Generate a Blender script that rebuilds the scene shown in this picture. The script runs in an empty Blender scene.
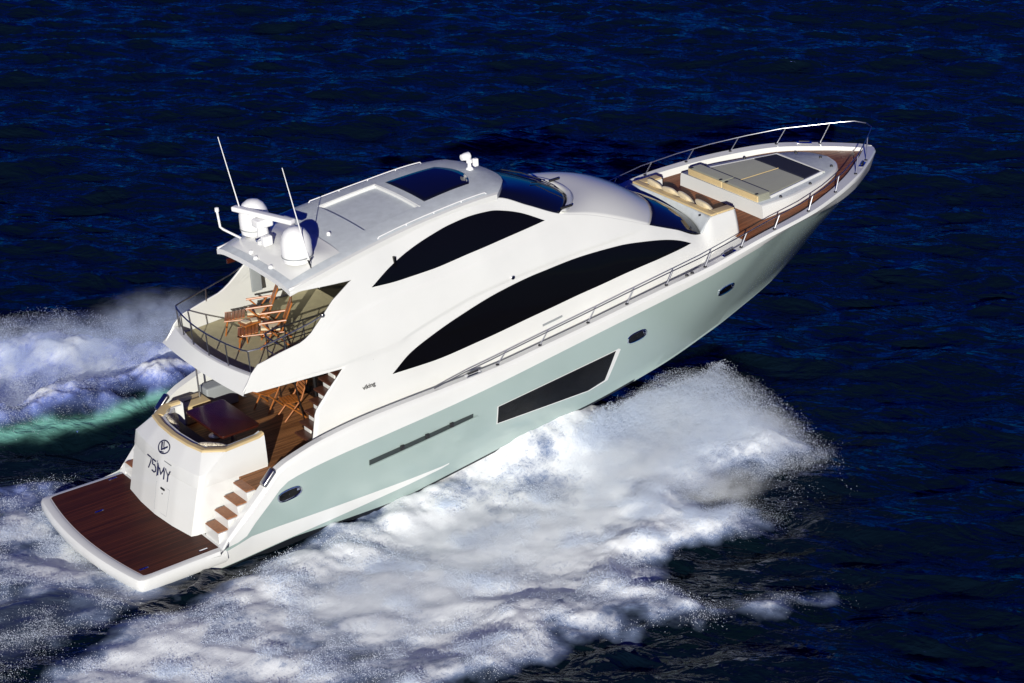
import bpy, bmesh, math
import numpy as np
from mathutils import Matrix, Vector

scene = bpy.context.scene
COL = scene.collection
R_ = math.radians

# ------------------------------------------------------------------ camera, sky, sun, exposure
TRIM = R_(4.0)                      # the yacht runs bow-up by this much
SINK = -0.30
BOAT = Matrix.Translation((0, 0, SINK)) @ Matrix.Rotation(-TRIM, 4, 'Y')

cam_d = bpy.data.cameras.new('camera')
cam_d.sensor_width = 36.0
cam_d.lens = 2430.8475 * 36.0 / 1024.0
cam_d.clip_start = 1.0
cam_d.clip_end = 9000.0
cam = bpy.data.objects.new('camera', cam_d)
COL.objects.link(cam)
_right = Vector((0.8175341, -0.5728776, -0.05873036))
_down = Vector((-0.28159709, -0.30871852, -0.90851304))
_fwd = Vector((0.50233562, 0.75927869, -0.41370858))
_m = Matrix.Identity(4)
for _i in range(3):
    _m[_i][0] = _right[_i]; _m[_i][1] = -_down[_i]; _m[_i][2] = -_fwd[_i]
_m[0][3], _m[1][3], _m[2][3] = -18.95641318, -46.85507195, 27.38554224
cam.matrix_world = BOAT @ _m
scene.camera = cam

SUN_DIR = Vector((-0.61, -0.74, 0.262)).normalized()     # towards the sun
sun_el = math.asin(SUN_DIR.z)
world = bpy.data.worlds.new('World')
scene.world = world
world.use_nodes = True
wn = world.node_tree.nodes; wl = world.node_tree.links
sky = wn.new('ShaderNodeTexSky')
sky.sky_type = 'NISHITA'; sky.sun_disc = False
sky.sun_elevation = sun_el
sky.sun_rotation = math.atan2(SUN_DIR.x, SUN_DIR.y)
sky.air_density = 1.0; sky.dust_density = 0.0; sky.ozone_density = 10.0
bg = wn['Background']
bg.inputs['Strength'].default_value = 0.05
hs = wn.new('ShaderNodeHueSaturation'); hs.inputs['Saturation'].default_value = 1.75; hs.inputs['Hue'].default_value = .537
wl.new(sky.outputs[0], hs.inputs['Color']); wl.new(hs.outputs[0], bg.inputs[0])

sun_d = bpy.data.lights.new('sun', 'SUN')
sun_d.energy = 5.0; sun_d.angle = R_(0.5); sun_d.color = (1.0, 0.965, 0.87)
sun = bpy.data.objects.new('sun', sun_d); COL.objects.link(sun)
sun.rotation_euler = (-SUN_DIR).to_track_quat('-Z', 'Y').to_euler()
sun.location = (-20, -25, 20)

scene.view_settings.view_transform = 'Standard'
scene.view_settings.look = 'None'
scene.view_settings.exposure = 0.06
scene.view_settings.gamma = 1.0
scene.cycles.use_denoising = True
scene.cycles.max_bounces = 8
scene.cycles.transparent_max_bounces = 16

# ------------------------------------------------------------------ materials
def new_mat(name):
    m = bpy.data.materials.new(name); m.use_nodes = True
    return m, m.node_tree.nodes, m.node_tree.links, m.node_tree.nodes['Principled BSDF']

def mat(name, col, rough=0.4, metal=0.0, coat=0.0, spec=0.5, var=0.0, vscale=3.0, bump=0.0, bscale=60.0, sheen=0.0):
    m, n, l, b = new_mat(name)
    b.inputs['Base Color'].default_value = (*col, 1)
    b.inputs['Roughness'].default_value = rough
    b.inputs['Metallic'].default_value = metal
    b.inputs['Coat Weight'].default_value = coat
    b.inputs['Coat Roughness'].default_value = 0.06
    b.inputs['Specular IOR Level'].default_value = spec
    b.inputs['Sheen Weight'].default_value = sheen
    tc = n.new('ShaderNodeTexCoord')
    if var:
        t = n.new('ShaderNodeTexNoise'); t.inputs['Scale'].default_value = vscale; t.inputs['Detail'].default_value = 6
        l.new(tc.outputs['Object'], t.inputs['Vector'])
        r = n.new('ShaderNodeMapRange'); r.inputs[1].default_value = .3; r.inputs[2].default_value = .7
        r.inputs[3].default_value = 1 - var; r.inputs[4].default_value = 1 + var * .5
        l.new(t.outputs['Fac'], r.inputs[0])
        mx = n.new('ShaderNodeMix'); mx.data_type = 'RGBA'; mx.blend_type = 'MULTIPLY'; mx.inputs[0].default_value = 1
        mx.inputs[6].default_value = (*col, 1); l.new(r.outputs[0], mx.inputs[7]); l.new(mx.outputs[2], b.inputs['Base Color'])
    if bump:
        t2 = n.new('ShaderNodeTexNoise'); t2.inputs['Scale'].default_value = bscale; t2.inputs['Detail'].default_value = 4
        l.new(tc.outputs['Object'], t2.inputs['Vector'])
        bp = n.new('ShaderNodeBump'); bp.inputs['Strength'].default_value = bump; bp.inputs['Distance'].default_value = .02
        l.new(t2.outputs['Fac'], bp.inputs['Height']); l.new(bp.outputs[0], b.inputs['Normal'])
    return m

def teak(name, dark, light, plank=0.06, rough=0.45, coat=0.0, axis='Y'):
    """planked timber: caulking lines and grain run along X"""
    m, n, l, b = new_mat(name)
    tc = n.new('ShaderNodeTexCoord')
    sep = n.new('ShaderNodeSeparateXYZ'); l.new(tc.outputs['Object'], sep.inputs[0])
    dv = n.new('ShaderNodeMath'); dv.operation = 'DIVIDE'; dv.inputs[1].default_value = plank
    l.new(sep.outputs[axis], dv.inputs[0])
    fr = n.new('ShaderNodeMath'); fr.operation = 'FRACT'; l.new(dv.outputs[0], fr.inputs[0])
    fl = n.new('ShaderNodeMath'); fl.operation = 'FLOOR'; l.new(dv.outputs[0], fl.inputs[0])
    wn_ = n.new('ShaderNodeTexWhiteNoise'); wn_.noise_dimensions = '1D'; l.new(fl.outputs[0], wn_.inputs['W'])
    mp = n.new('ShaderNodeMapping')
    mp.inputs['Scale'].default_value = (1.2, 22, 6) if axis == 'Y' else (22, 1.2, 6)
    l.new(tc.outputs['Object'], mp.inputs[0])
    gr = n.new('ShaderNodeTexNoise'); gr.inputs['Scale'].default_value = 1.6; gr.inputs['Detail'].default_value = 7
    l.new(mp.outputs[0], gr.inputs['Vector'])
    ad = n.new('ShaderNodeMath'); ad.operation = 'MULTIPLY_ADD'; ad.inputs[1].default_value = .45
    l.new(wn_.outputs['Value'], ad.inputs[0]); l.new(gr.outputs['Fac'], ad.inputs[2])
    cr = n.new('ShaderNodeValToRGB')
    cr.color_ramp.elements[0].position = .35; cr.color_ramp.elements[0].color = (*dark, 1)
    cr.color_ramp.elements[1].position = 1.0; cr.color_ramp.elements[1].color = (*light, 1)
    l.new(ad.outputs[0], cr.inputs[0])
    gt = n.new('ShaderNodeMath'); gt.operation = 'GREATER_THAN'; gt.inputs[1].default_value = .1; l.new(fr.outputs[0], gt.inputs[0])
    mx = n.new('ShaderNodeMix'); mx.data_type = 'RGBA'
    l.new(gt.outputs[0], mx.inputs[0]); mx.inputs[6].default_value = (dark[0] * .35, dark[1] * .35, dark[2] * .35, 1)
    l.new(cr.outputs[0], mx.inputs[7]); l.new(mx.outputs[2], b.inputs['Base Color'])
    b.inputs['Roughness'].default_value = rough; b.inputs['Coat Weight'].default_value = coat; b.inputs['Coat Roughness'].default_value = .12; b.inputs['Specular IOR Level'].default_value = .15
    bp = n.new('ShaderNodeBump'); bp.inputs['Strength'].default_value = .25; bp.inputs['Distance'].default_value = .004
    l.new(gr.outputs['Fac'], bp.inputs['Height']); l.new(bp.outputs[0], b.inputs['Normal'])
    return m

M = {}
M['white'] = mat('white_gelcoat', (.70, .705, .685), .22, coat=.35, var=.04, vscale=.7)
M['nonskid'] = mat('grey_white_nonskid', (.56, .60, .62), .65, var=.10, vscale=5, bump=.25, bscale=180)
M['deckgrey'] = mat('pale_deck_paint', (.66, .66, .64), .6, var=.06, vscale=4, bump=.2, bscale=180)
M['hull'] = mat('sage_grey_gelcoat', (.325, .41, .385), .12, coat=1.0, var=.04, vscale=.5)
M['bottom'] = mat('black_bottom_paint', (.008, .010, .014), .45)
M['glass'] = mat('black_tinted_glass', (.003, .003, .004), .03, spec=.22)
M['blueglass'] = mat('windscreen_glass', (.005, .006, .016), .04, spec=.45)
M['steel'] = mat('polished_stainless', (.55, .56, .58), .38, metal=1)
M['darksteel'] = mat('rail_stainless', (.42, .41, .40), .3, metal=1)
M['rubber'] = mat('black_rubber', (.015, .015, .017), .55)
M['vent'] = mat('vent_grille', (.03, .04, .04), .45)
M['teakdark'] = teak('varnished_platform_teak', (.030, .008, .0045), (.090, .024, .010), .075, .5, 0)
M['teak'] = teak('deck_teak', (.11, .045, .018), (.34, .15, .06), .06, .5)
M['teakx'] = teak('foredeck_teak', (.11, .038, .016), (.30, .11, .045), .06, .45)
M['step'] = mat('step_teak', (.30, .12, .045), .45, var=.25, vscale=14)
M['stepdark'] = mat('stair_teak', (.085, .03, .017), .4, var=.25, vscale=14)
M['mahogany'] = mat('glossy_mahogany', (.045, .010, .006), .25, spec=.25, var=.3, vscale=4)
M['chairwood'] = mat('oiled_chair_teak', (.36, .115, .022), .38, coat=.2, var=.3, vscale=10)
M['tan'] = mat('tan_vinyl', (.60, .46, .24), .5, var=.06, vscale=6)
M['cream'] = mat('cream_fabric', (.62, .52, .34), .8, var=.1, vscale=9, bump=.3, bscale=90, sheen=.2)
M['olive'] = mat('olive_grey_fabric', (.24, .245, .19), .85, var=.06, vscale=4, bump=.3, bscale=120, sheen=.2)
M['navy'] = mat('navy_fabric', (.010, .012, .028), .75, var=.1, vscale=8, bump=.3, bscale=120)
M['carpet'] = mat('beige_fly_carpet', (.40, .36, .22), .9, var=.08, vscale=5, bump=.4, bscale=150)
M['greyvinyl'] = mat('grey_vinyl', (.26, .28, .29), .6, var=.05)
M['seatdark'] = mat('shade_browned_fabric', (.10, .075, .05), .8, var=.1)  # shade of the seat wells put into the fabric colour
M['navyink'] = mat('navy_lettering', (.012, .014, .05), .35)
M['plastic'] = mat('white_plastic', (.82, .82, .82), .3)
M['chrome'] = mat('chrome', (.75, .76, .8), .06, metal=1)

def patterned(name, a, b_, scale):
    m, n, l, b = new_mat(name)
    tc = n.new('ShaderNodeTexCoord')
    v = n.new('ShaderNodeTexNoise'); v.inputs['Scale'].default_value = scale; v.inputs['Detail'].default_value = 3
    v.inputs['Distortion'].default_value = 2.5
    l.new(tc.outputs['Object'], v.inputs['Vector'])
    cr = n.new('ShaderNodeValToRGB'); cr.color_ramp.interpolation = 'CONSTANT'
    cr.color_ramp.elements[0].color = (*a, 1); cr.color_ramp.elements[1].color = (*b_, 1); cr.color_ramp.elements[1].position = .52
    l.new(v.outputs['Fac'], cr.inputs[0]); l.new(cr.outputs[0], b.inputs['Base Color']); b.inputs['Roughness'].default_value = .85
    return m
M['pattern'] = patterned('leaf_pattern_fabric', (.66, .60, .47), (.25, .21, .15), 14)

# ------------------------------------------------------------------ mesh helpers
class MB:
    def __init__(s): s.v = []; s.f = []; s.mi = []; s.cur = 0
    def use(s, i): s.cur = i; return s
    def add(s, vs, fs, mi=None):
        o = len(s.v); s.v += [tuple(map(float, p)) for p in vs]
        for k, f in enumerate(fs):
            s.f.append([o + i for i in f]); s.mi.append(s.cur if mi is None else mi[k])
        return s
    def grid(s, P, flip=False, mi=None, closed=False):
        nu = len(P); nv = len(P[0]); vs = [p for r in P for p in r]; fs = []; ms = []
        for i in range(nu - 1):
            for j in range(nv if closed else nv - 1):
                j2 = (j + 1) % nv
                q = [i * nv + j, (i + 1) * nv + j, (i + 1) * nv + j2, i * nv + j2]
                fs.append(q[::-1] if flip else q); ms.append(s.cur if mi is None else mi(i, j))
        return s.add(vs, fs, ms)
    def box(s, c, d, mtx=None, bev=0.0):
        bm = bmesh.new(); bmesh.ops.create_cube(bm, size=1)
        bmesh.ops.scale(bm, vec=d, verts=bm.verts)
        if bev: bmesh.ops.bevel(bm, geom=bm.edges[:], offset=bev, segments=3, affect='EDGES', profile=.6)
        if mtx is not None: bm.transform(mtx)
        bmesh.ops.translate(bm, vec=c, verts=bm.verts)
        return s.frombm(bm)
    def frombm(s, bm):
        bm.verts.index_update()
        s.add([v.co for v in bm.verts], [[v.index for v in f.verts] for f in bm.faces]); bm.free(); return s
    def prism(s, poly, z0, z1, bev=0.0):
        """poly: (x,y) outline; z0,z1 numbers or functions of (x,y)"""
        f0 = z0 if callable(z0) else (lambda x, y: z0); f1 = z1 if callable(z1) else (lambda x, y: z1)
        bm = bmesh.new()
        lo = [bm.verts.new((x, y, f0(x, y))) for x, y in poly]; hi = [bm.verts.new((x, y, f1(x, y))) for x, y in poly]
        n = len(poly)
        bm.faces.new(lo[::-1]); ft = bm.faces.new(hi)
        for i in range(n): bm.faces.new((lo[i], lo[(i + 1) % n], hi[(i + 1) % n], hi[i]))
        bmesh.ops.recalc_face_normals(bm, faces=bm.faces)
        if bev:
            bmesh.ops.bevel(bm, geom=list(ft.edges), offset=bev, segments=3, affect='EDGES', profile=.6)
        return s.frombm(bm)
    def tube(s, pts, r, n=8, caps=True):
        pts = [Vector(p) for p in pts]; rings = []; up = None
        for i, p in enumerate(pts):
            t = (pts[min(i + 1, len(pts) - 1)] - pts[max(i - 1, 0)]).normalized()
            if up is None:
                up = Vector((0, 0, 1)) if abs(t.z) < .9 else Vector((1, 0, 0))
            a = (up - t * up.dot(t)).normalized(); b = t.cross(a); up = a
            rr = r[i] if isinstance(r, (list, tuple)) else r
            rings.append([p + (a * math.cos(k * 2 * math.pi / n) + b * math.sin(k * 2 * math.pi / n)) * rr for k in range(n)])
        s.grid(rings, flip=True, closed=True)
        if caps:
            o = len(s.v) - len(pts) * n
            s.f.append([o + k for k in range(n)]); s.mi.append(s.cur)
            s.f.append([o + (len(pts) - 1) * n + k for k in range(n)][::-1]); s.mi.append(s.cur)
        return s
    def lathe(s, prof, c, n=24, mtx=None):
        rings = []
        for r, z in prof:
            ring = []
            for k in range(n):
                p = Vector((r * math.cos(k * 2 * math.pi / n), r * math.sin(k * 2 * math.pi / n), z))
                if mtx is not None: p = mtx @ p
                ring.append(p + Vector(c))
            rings.append(ring)
        return s.grid(rings, flip=True, closed=True)
    def mirror(s):
        o = len(s.v); nf = len(s.f)
        s.v += [(x, -y, z) for x, y, z in s.v]
        for k in range(nf):
            s.f.append([o + i for i in s.f[k]][::-1]); s.mi.append(s.mi[k])
        return s
    def build(s, name, mats, parent=None, smooth=40, weld=0.0005, solid=0.0, offset=-1.0):
        me = bpy.data.meshes.new(name)
        me.from_pydata(s.v, [], s.f)
        for m in (mats if isinstance(mats, (list, tuple)) else [mats]): me.materials.append(m)
        me.polygons.foreach_set('material_index', s.mi)
        if weld:
            bm = bmesh.new(); bm.from_mesh(me)
            bmesh.ops.remove_doubles(bm, verts=bm.verts, dist=weld)
            bmesh.ops.dissolve_degenerate(bm, dist=1e-5, edges=bm.edges)
            bm.to_mesh(me); bm.free()
        if smooth:
            me.polygons.foreach_set('use_smooth', [True] * len(me.polygons))
            me.set_sharp_from_angle(angle=R_(smooth))
        me.update()
        o = bpy.data.objects.new(name, me); COL.objects.link(o)
        if parent: o.parent = parent
        if solid:
            sm = o.modifiers.new('thickness', 'SOLIDIFY'); sm.thickness = solid; sm.offset = offset
        return o

def fixnormals(o):
    bm = bmesh.new(); bm.from_mesh(o.data); bmesh.ops.recalc_face_normals(bm, faces=bm.faces); bm.to_mesh(o.data); bm.free()
    return o

def tag(o, label=None, cat=None, group=None, kind=None):
    if label: o['label'] = label
    if cat: o['category'] = cat
    if group: o['group'] = group
    if kind: o['kind'] = kind
    return o

def thing(name, label, cat, loc=(0, 0, 0), rz=0.0, group=None, extra=None):
    o = bpy.data.objects.new(name, None); COL.objects.link(o)
    o.empty_display_size = .3
    mt = BOAT @ Matrix.Translation(loc) @ Matrix.Rotation(rz, 4, 'Z')
    if extra is not None: mt = mt @ extra
    o.matrix_world = mt
    return tag(o, label, cat, group)

def dup(root, loc, rz, label, group):
    r = root.copy(); COL.objects.link(r); r.matrix_world = BOAT @ Matrix.Translation(loc) @ Matrix.Rotation(rz, 4, 'Z')
    r['label'] = label; r['group'] = group
    for ch in list(root.children):
        c = ch.copy(); COL.objects.link(c); c.parent = r
        for g in list(ch.children):
            d = g.copy(); COL.objects.link(d); d.parent = c
    return r

# ------------------------------------------------------------------ lines of the yacht (boat frame, metres)
#GEO-BEGIN
def L(xs, ys):
    xs = np.array(xs, float); ys = np.array(ys, float)
    h = np.diff(xs); d = np.diff(ys) / h; m = np.zeros(len(xs))
    for i in range(1, len(xs) - 1):
        if d[i - 1] * d[i] > 0:
            w1 = 2 * h[i] + h[i - 1]; w2 = h[i] + 2 * h[i - 1]; m[i] = (w1 + w2) / (w1 / d[i - 1] + w2 / d[i])
    m[0] = d[0]; m[-1] = d[-1]
    def f(x):
        x = min(max(x, xs[0]), xs[-1]); i = int(min(max(np.searchsorted(xs, x) - 1, 0), len(h) - 1))
        t = (x - xs[i]) / h[i]
        return float(ys[i] * (1 + 2 * t) * (1 - t) ** 2 + m[i] * h[i] * t * (1 - t) ** 2 + ys[i + 1] * t * t * (3 - 2 * t) + m[i + 1] * h[i] * t * t * (t - 1))
    return f
capz = L([2.05, 2.3, 2.6, 3.0, 3.4, 3.6, 3.75, 4.2, 4.8, 6, 7, 8, 9.7, 11, 12.4, 13.6, 14.9, 16.1, 18.5, 19.8, 21, 22.2, 23.2, 24.33],
         [.62, .867, 1.163, 1.558, 1.953, 2.14, 2.23, 2.39, 2.55, 2.72, 2.78, 2.82, 2.9, 3.03, 3.18, 3.32, 3.46, 3.58, 3.93, 4.02, 4.1, 4.15, 4.1, 4.0])
capy = L([.6, 2.05, 3.7, 6, 9, 13, 16, 18.5, 19.8, 21.06, 22.26, 23.2, 23.9, 24.2, 24.33], [2.5, 2.6, 2.74, 2.86, 2.9, 2.92, 2.9, 2.82, 2.65, 2.28, 1.74, 1.1, .56, .28, 0])
knz = L([.6, 2.6, 2.9, 3.2, 3.5, 3.7, 3.8, 4.2, 5.2, 6.7, 8.3, 9.6, 11.5, 13, 16, 17.8, 19.4, 21, 22.3, 23.3, 24.25],
        [.5, .68, .967, 1.254, 1.541, 1.732, 1.79, 1.90, 2.06, 2.2, 2.34, 2.48, 2.73, 2.93, 3.3, 3.57, 3.76, 3.70, 3.66, 3.62, 3.6])
kny = L([.6, 2.6, 3.75, 6, 9, 13, 16, 18, 19.4, 21, 22.2, 23.2, 23.9, 24.25], [2.48, 2.62, 2.74, 2.87, 2.91, 2.92, 2.87, 2.74, 2.5, 2.08, 1.56, .93, .42, 0])
chz = L([.6, 3, 6.6, 8.1, 11.6, 12.5, 14.9, 17, 18.5, 20, 21, 21.6], [.0, .02, .07, .24, .62, .68, .97, 1.24, 1.38, 1.46, 1.53, 1.58])
chy = L([.6, 3, 6.6, 8.1, 11.6, 12.5, 14.9, 17, 18.5, 20, 21, 21.6], [2.35, 2.46, 2.5, 2.47, 2.4, 2.37, 2.22, 1.84, 1.38, .78, .3, 0])
def row_k(t): x = .6 + 23.65 * t; return x, kny(x), knz(x)
def row_c(t): x = .6 + 21.0 * t; return x, chy(x), chz(x)
def hull_at(t, p):
    k = row_k(t); c = row_c(t)
    flare = .75 + .75 * min(max((t - .55) / .35, 0), 1)
    return (c[0] + (k[0] - c[0]) * p, c[1] + (k[1] - c[1]) * p ** flare, c[2] + (k[2] - c[2]) * p)
def hull_tp(x, z):
    p = .5
    lo, hi = 0., 1.
    for _ in range(40):
        p = (lo + hi) / 2; t = (x - .6) / (21.0 + 2.65 * p)
        if hull_at(min(max(t, 0), 1), p)[2] < z: lo = p
        else: hi = p
    return (x - .6) / (21.0 + 2.65 * p), p
def hull_y(x, z):
    return hull_at(*hull_tp(x, z))[1]
yb = L([3.4, 5, 6.5, 9, 13, 14, 15, 16, 17, 18.07], [2.05, 2.2, 2.3, 2.32, 2.32, 2.28, 2.22, 2.12, 1.98, 1.82])
yT = L([3.4, 5, 6, 7, 8, 9, 10, 10.9, 11.7, 12.55, 13.4, 14.3, 15.15, 16, 16.85, 17.26, 18.07],
       [1.65, 1.7, 1.75, 1.7, 1.62, 1.58, 1.55, 1.5, 1.6, 1.7, 1.75, 1.82, 1.85, 1.82, 1.75, 1.68, 1.65])
zT = L([3.4, 5, 6, 7, 8, 9, 10, 10.9, 11.7, 12.55, 13.4, 14.3, 15.15, 16, 16.85, 17.26, 18.07],
       [5.7, 5.95, 6.1, 6.33, 6.45, 6.55, 6.6, 6.5, 6.12, 5.7, 5.45, 5.1, 4.72, 4.35, 3.98, 4.3, 4.3])
zb = lambda x: capz(x) - .36
_cA = L([4.98, 6.0, 7.37, 8.56, 9.24, 10.42, 11.44, 12.5], [4.84, 4.93, 5.13, 5.20, 5.23, 5.34, 5.46, 5.57])
_cB = L([5.85, 7.4, 7.7, 8.8, 9.8, 11, 12, 13, 14, 15.1], [3.91, 3.98, 4.08, 4.34, 4.52, 4.62, 4.665, 4.69, 4.69, 4.70])
def _st(t):
    t = min(max(t * .5 + .5, 0), 1); return t * t * (3 - 2 * t)
def S(x, z):
    u = min(max((z - zb(x)) / (zT(x) - zb(x)), 0), 1.0)
    y = yT(x) + (yb(x) - yT(x)) * (1 - u ** 1.8)
    w = min(max((x - 4.6) / 1.2, 0), 1) * min(max((15.1 - x) / 1.0, 0), 1)
    if w > 0:
        wa = w * min(max((12.6 - x) / .8, 0), 1)
        y += wa * .020 * (1 - _st((z - _cA(x)) / .05)) - w * .030 * (1 - _st((z - _cB(x)) / .06)) * _st((z - zb(x) - .2) / .4)
    return y
#GEO-END
def Lp(pts):                       # straight-segment interpolation
    xs = [p[0] for p in pts]; zs = [p[1] for p in pts]
    return lambda x: float(np.interp(x, xs, zs))
def capin(x):                       # inner edge of the gunwale cap
    return max(0.0, capy(min(x + .25, 24.33)) - .24) if x > 17 else capy(x) - .24
def lin(a, b, n): return [a + (b - a) * i / (n - 1) for i in range(n)]
def sgn(v): return -1 if v < 0 else 1

# ================================================================== THE YACHT
yacht = thing('motor_yacht', 'large white and sage green motor yacht racing bow-up across the dark blue sea', 'yacht')

def hull_part():
    mb = MB(); N = 150
    ts = [1 - (1 - i / (N - 1)) ** 1.5 for i in range(N)]
    rows = []
    # keel
    kz = L([.6, 10, 13, 15, 17, 18.5, 20, 21, 21.6], [-1.2, -1.1, -.55, .05, .65, 1.0, 1.30, 1.48, 1.58])
    rows.append([(.6 + 21 * t, 0, kz(.6 + 21 * t)) for t in ts])
    rows.append([row_c(t) for t in ts])
    rows.append([(x, y + .035 * min(1, (1 - t) * 12), z + .03) for t in ts for (x, y, z) in [row_c(t)]])
    def low(t, z0, p1):
        x = row_c(t)[0]
        if x < 8:
            zz = min(max(z0(x), row_c(t)[2] + .05), row_k(t)[2])
            a = hull_at(t, p1); c = row_c(t); k = row_k(t)
            p = min(max((zz - c[2]) / max(k[2] - c[2], .01), .02), 1)
            return hull_at(t, p)
        return hull_at(t, p1)
    bt = Lp([(0, .30), (2.5, .26), (8, .07), (12, .03)])
    rows.append([low(t, lambda x: min(row_c(((x - .6) / 21.0))[2] + bt(x), .06 + (max(x, 2) - 2) / 6 * .55), .035) for t in ts])
    rows.append([low(t, lambda x: .08 + (max(x, 2) - 2) / 6 * .55, .195) for t in ts])
    rows.append([low(t, lambda x: .5 + min(max(x - 2, 0), .6) * .3, .21) for t in ts])
    for p in (.35, .5, .65, .8, .92): rows.append([hull_at(t, .21 + (p - .21)) if row_c(t)[0] > 8 else
                                                  tuple(np.array(low(t, lambda x: .5 + min(max(x - 2, 0), .6) * .3, .21)) * (1 - (p - .21) / .79) + np.array(row_k(t)) * ((p - .21) / .79)) for t in ts])
    rows.append([row_k(t) for t in ts])
    # white band above the knuckle, up to the cap
    def capx(t): return .6 + 23.73 * t
    rows.append([(row_k(t)[0], row_k(t)[1] + .025 * min(1, (1 - t) * 10), row_k(t)[2] + .012) for t in ts])
    for q in (.35, .7, .9):
        rows.append([tuple(np.array(row_k(t)) * (1 - q) + np.array((capx(t), capy(capx(t)), max(capz(capx(t)) - .05, .5) if capx(t) > 2.05 else .5)) * q + np.array((0, .03 * min(1, (1 - t) * 10), 0))) for t in ts])
    def cz(x): return capz(x) if x > 2.05 else .5
    rows.append([(capx(t), capy(capx(t)), cz(capx(t)) - .04) for t in ts])
    rows.append([(capx(t), max(capy(capx(t)) - .04, 0), cz(capx(t))) for t in ts])
    rows.append([(capx(t), max(capin(capx(t)), 0), cz(capx(t)) - .015) for t in ts])
    def zin(x):
        if x < 2.05: return .45
        if x < 3.55: return .5
        if x < 6.8: return 1.6
        return capz(x) - float(np.interp(x, [16, 17.2, 19, 20, 21, 22, 24.4], [.44, .28, .22, .22, .20, .17, .14]))
    rows.append([(capx(t), max(capin(capx(t)) - .02, 0), zin(capx(t))) for t in ts])
    names = {0: 1}
    def mi(i, j):
        x = row_c(ts[j])[0]
        if i == 0: return 2 if x < 15.5 else 1
        if i in (1,): return 2
        if i == 2: return 2 if x < 14 else 1
        if i == 3: return 1
        if i == 4: return 0 if x < 8 else 1
        if 5 <= i <= 10: return 1
        return 0
    mb.grid(rows, flip=True, mi=mi)
    mb.mirror()
    # closing plate under the platform
    st = [r[0] for r in rows[:11]]
    mb.use(2).add(st + [(x, -y, z) for x, y, z in st[::-1]], [list(range(len(st) * 2))])
    o = mb.build('hull', [M['white'], M['hull'], M['bottom']], yacht, smooth=30)
    return o
hull = hull_part()

def hull_patch(name, poly_lo, poly_hi, m, parent, off=.012, n=24, depth=.03, mir=True, nv=5):
    """panel lying on the hull side between two (x,z) lines"""
    lo = L(*zip(*poly_lo)) if len(poly_lo) > 1 else None; hi = L(*zip(*poly_hi))
    xs = lin(max(poly_lo[0][0], poly_hi[0][0]), min(poly_lo[-1][0], poly_hi[-1][0]), n)
    g = [[(x, -(hull_y(x, lo(x) + (hi(x) - lo(x)) * v) + off), lo(x) + (hi(x) - lo(x)) * v) for v in lin(0, 1, nv)] for x in xs]
    mb = MB().grid(g)
    if mir: mb.mirror()
    o = mb.build(name, m, parent, solid=depth, offset=-1)
    return fixnormals(o) if not mir else o


def surf_panel(name, lo, hi, m, parent, f, off, thick, n=60, nv=8, straight=False, mats=None, side=-1):
    fl = Lp(lo) if straight else L(*zip(*lo)); fh = Lp(hi) if straight else L(*zip(*hi))
    x0, x1 = max(lo[0][0], hi[0][0]), min(lo[-1][0], hi[-1][0])
    xs = sorted(set([round(x, 4) for x in lin(x0, x1, n)] + [p[0] for p in lo + hi if x0 <= p[0] <= x1]))
    outer = []; inner = []
    for x in xs:
        a, b = fl(x), max(fh(x), fl(x) + .002)
        outer.append([(x, side * (f(x, a + (b - a) * v) + off), a + (b - a) * v) for v in lin(0, 1, nv)])
        inner.append([(x, side * (f(x, a + (b - a) * v) + off - thick), a + (b - a) * v) for v in lin(0, 1, nv)])
    mb = MB(); fp = side > 0
    mb.grid(outer, flip=fp); mb.grid(inner, flip=not fp)
    mb.grid([[r[0] for r in inner], [r[0] for r in outer]], flip=not fp); mb.grid([[r[-1] for r in outer], [r[-1] for r in inner]], flip=not fp)
    mb.grid([outer[0], inner[0]], flip=not fp); mb.grid([inner[-1], outer[-1]], flip=not fp)
    return fixnormals(mb.build(name, m, parent, smooth=35))

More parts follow.
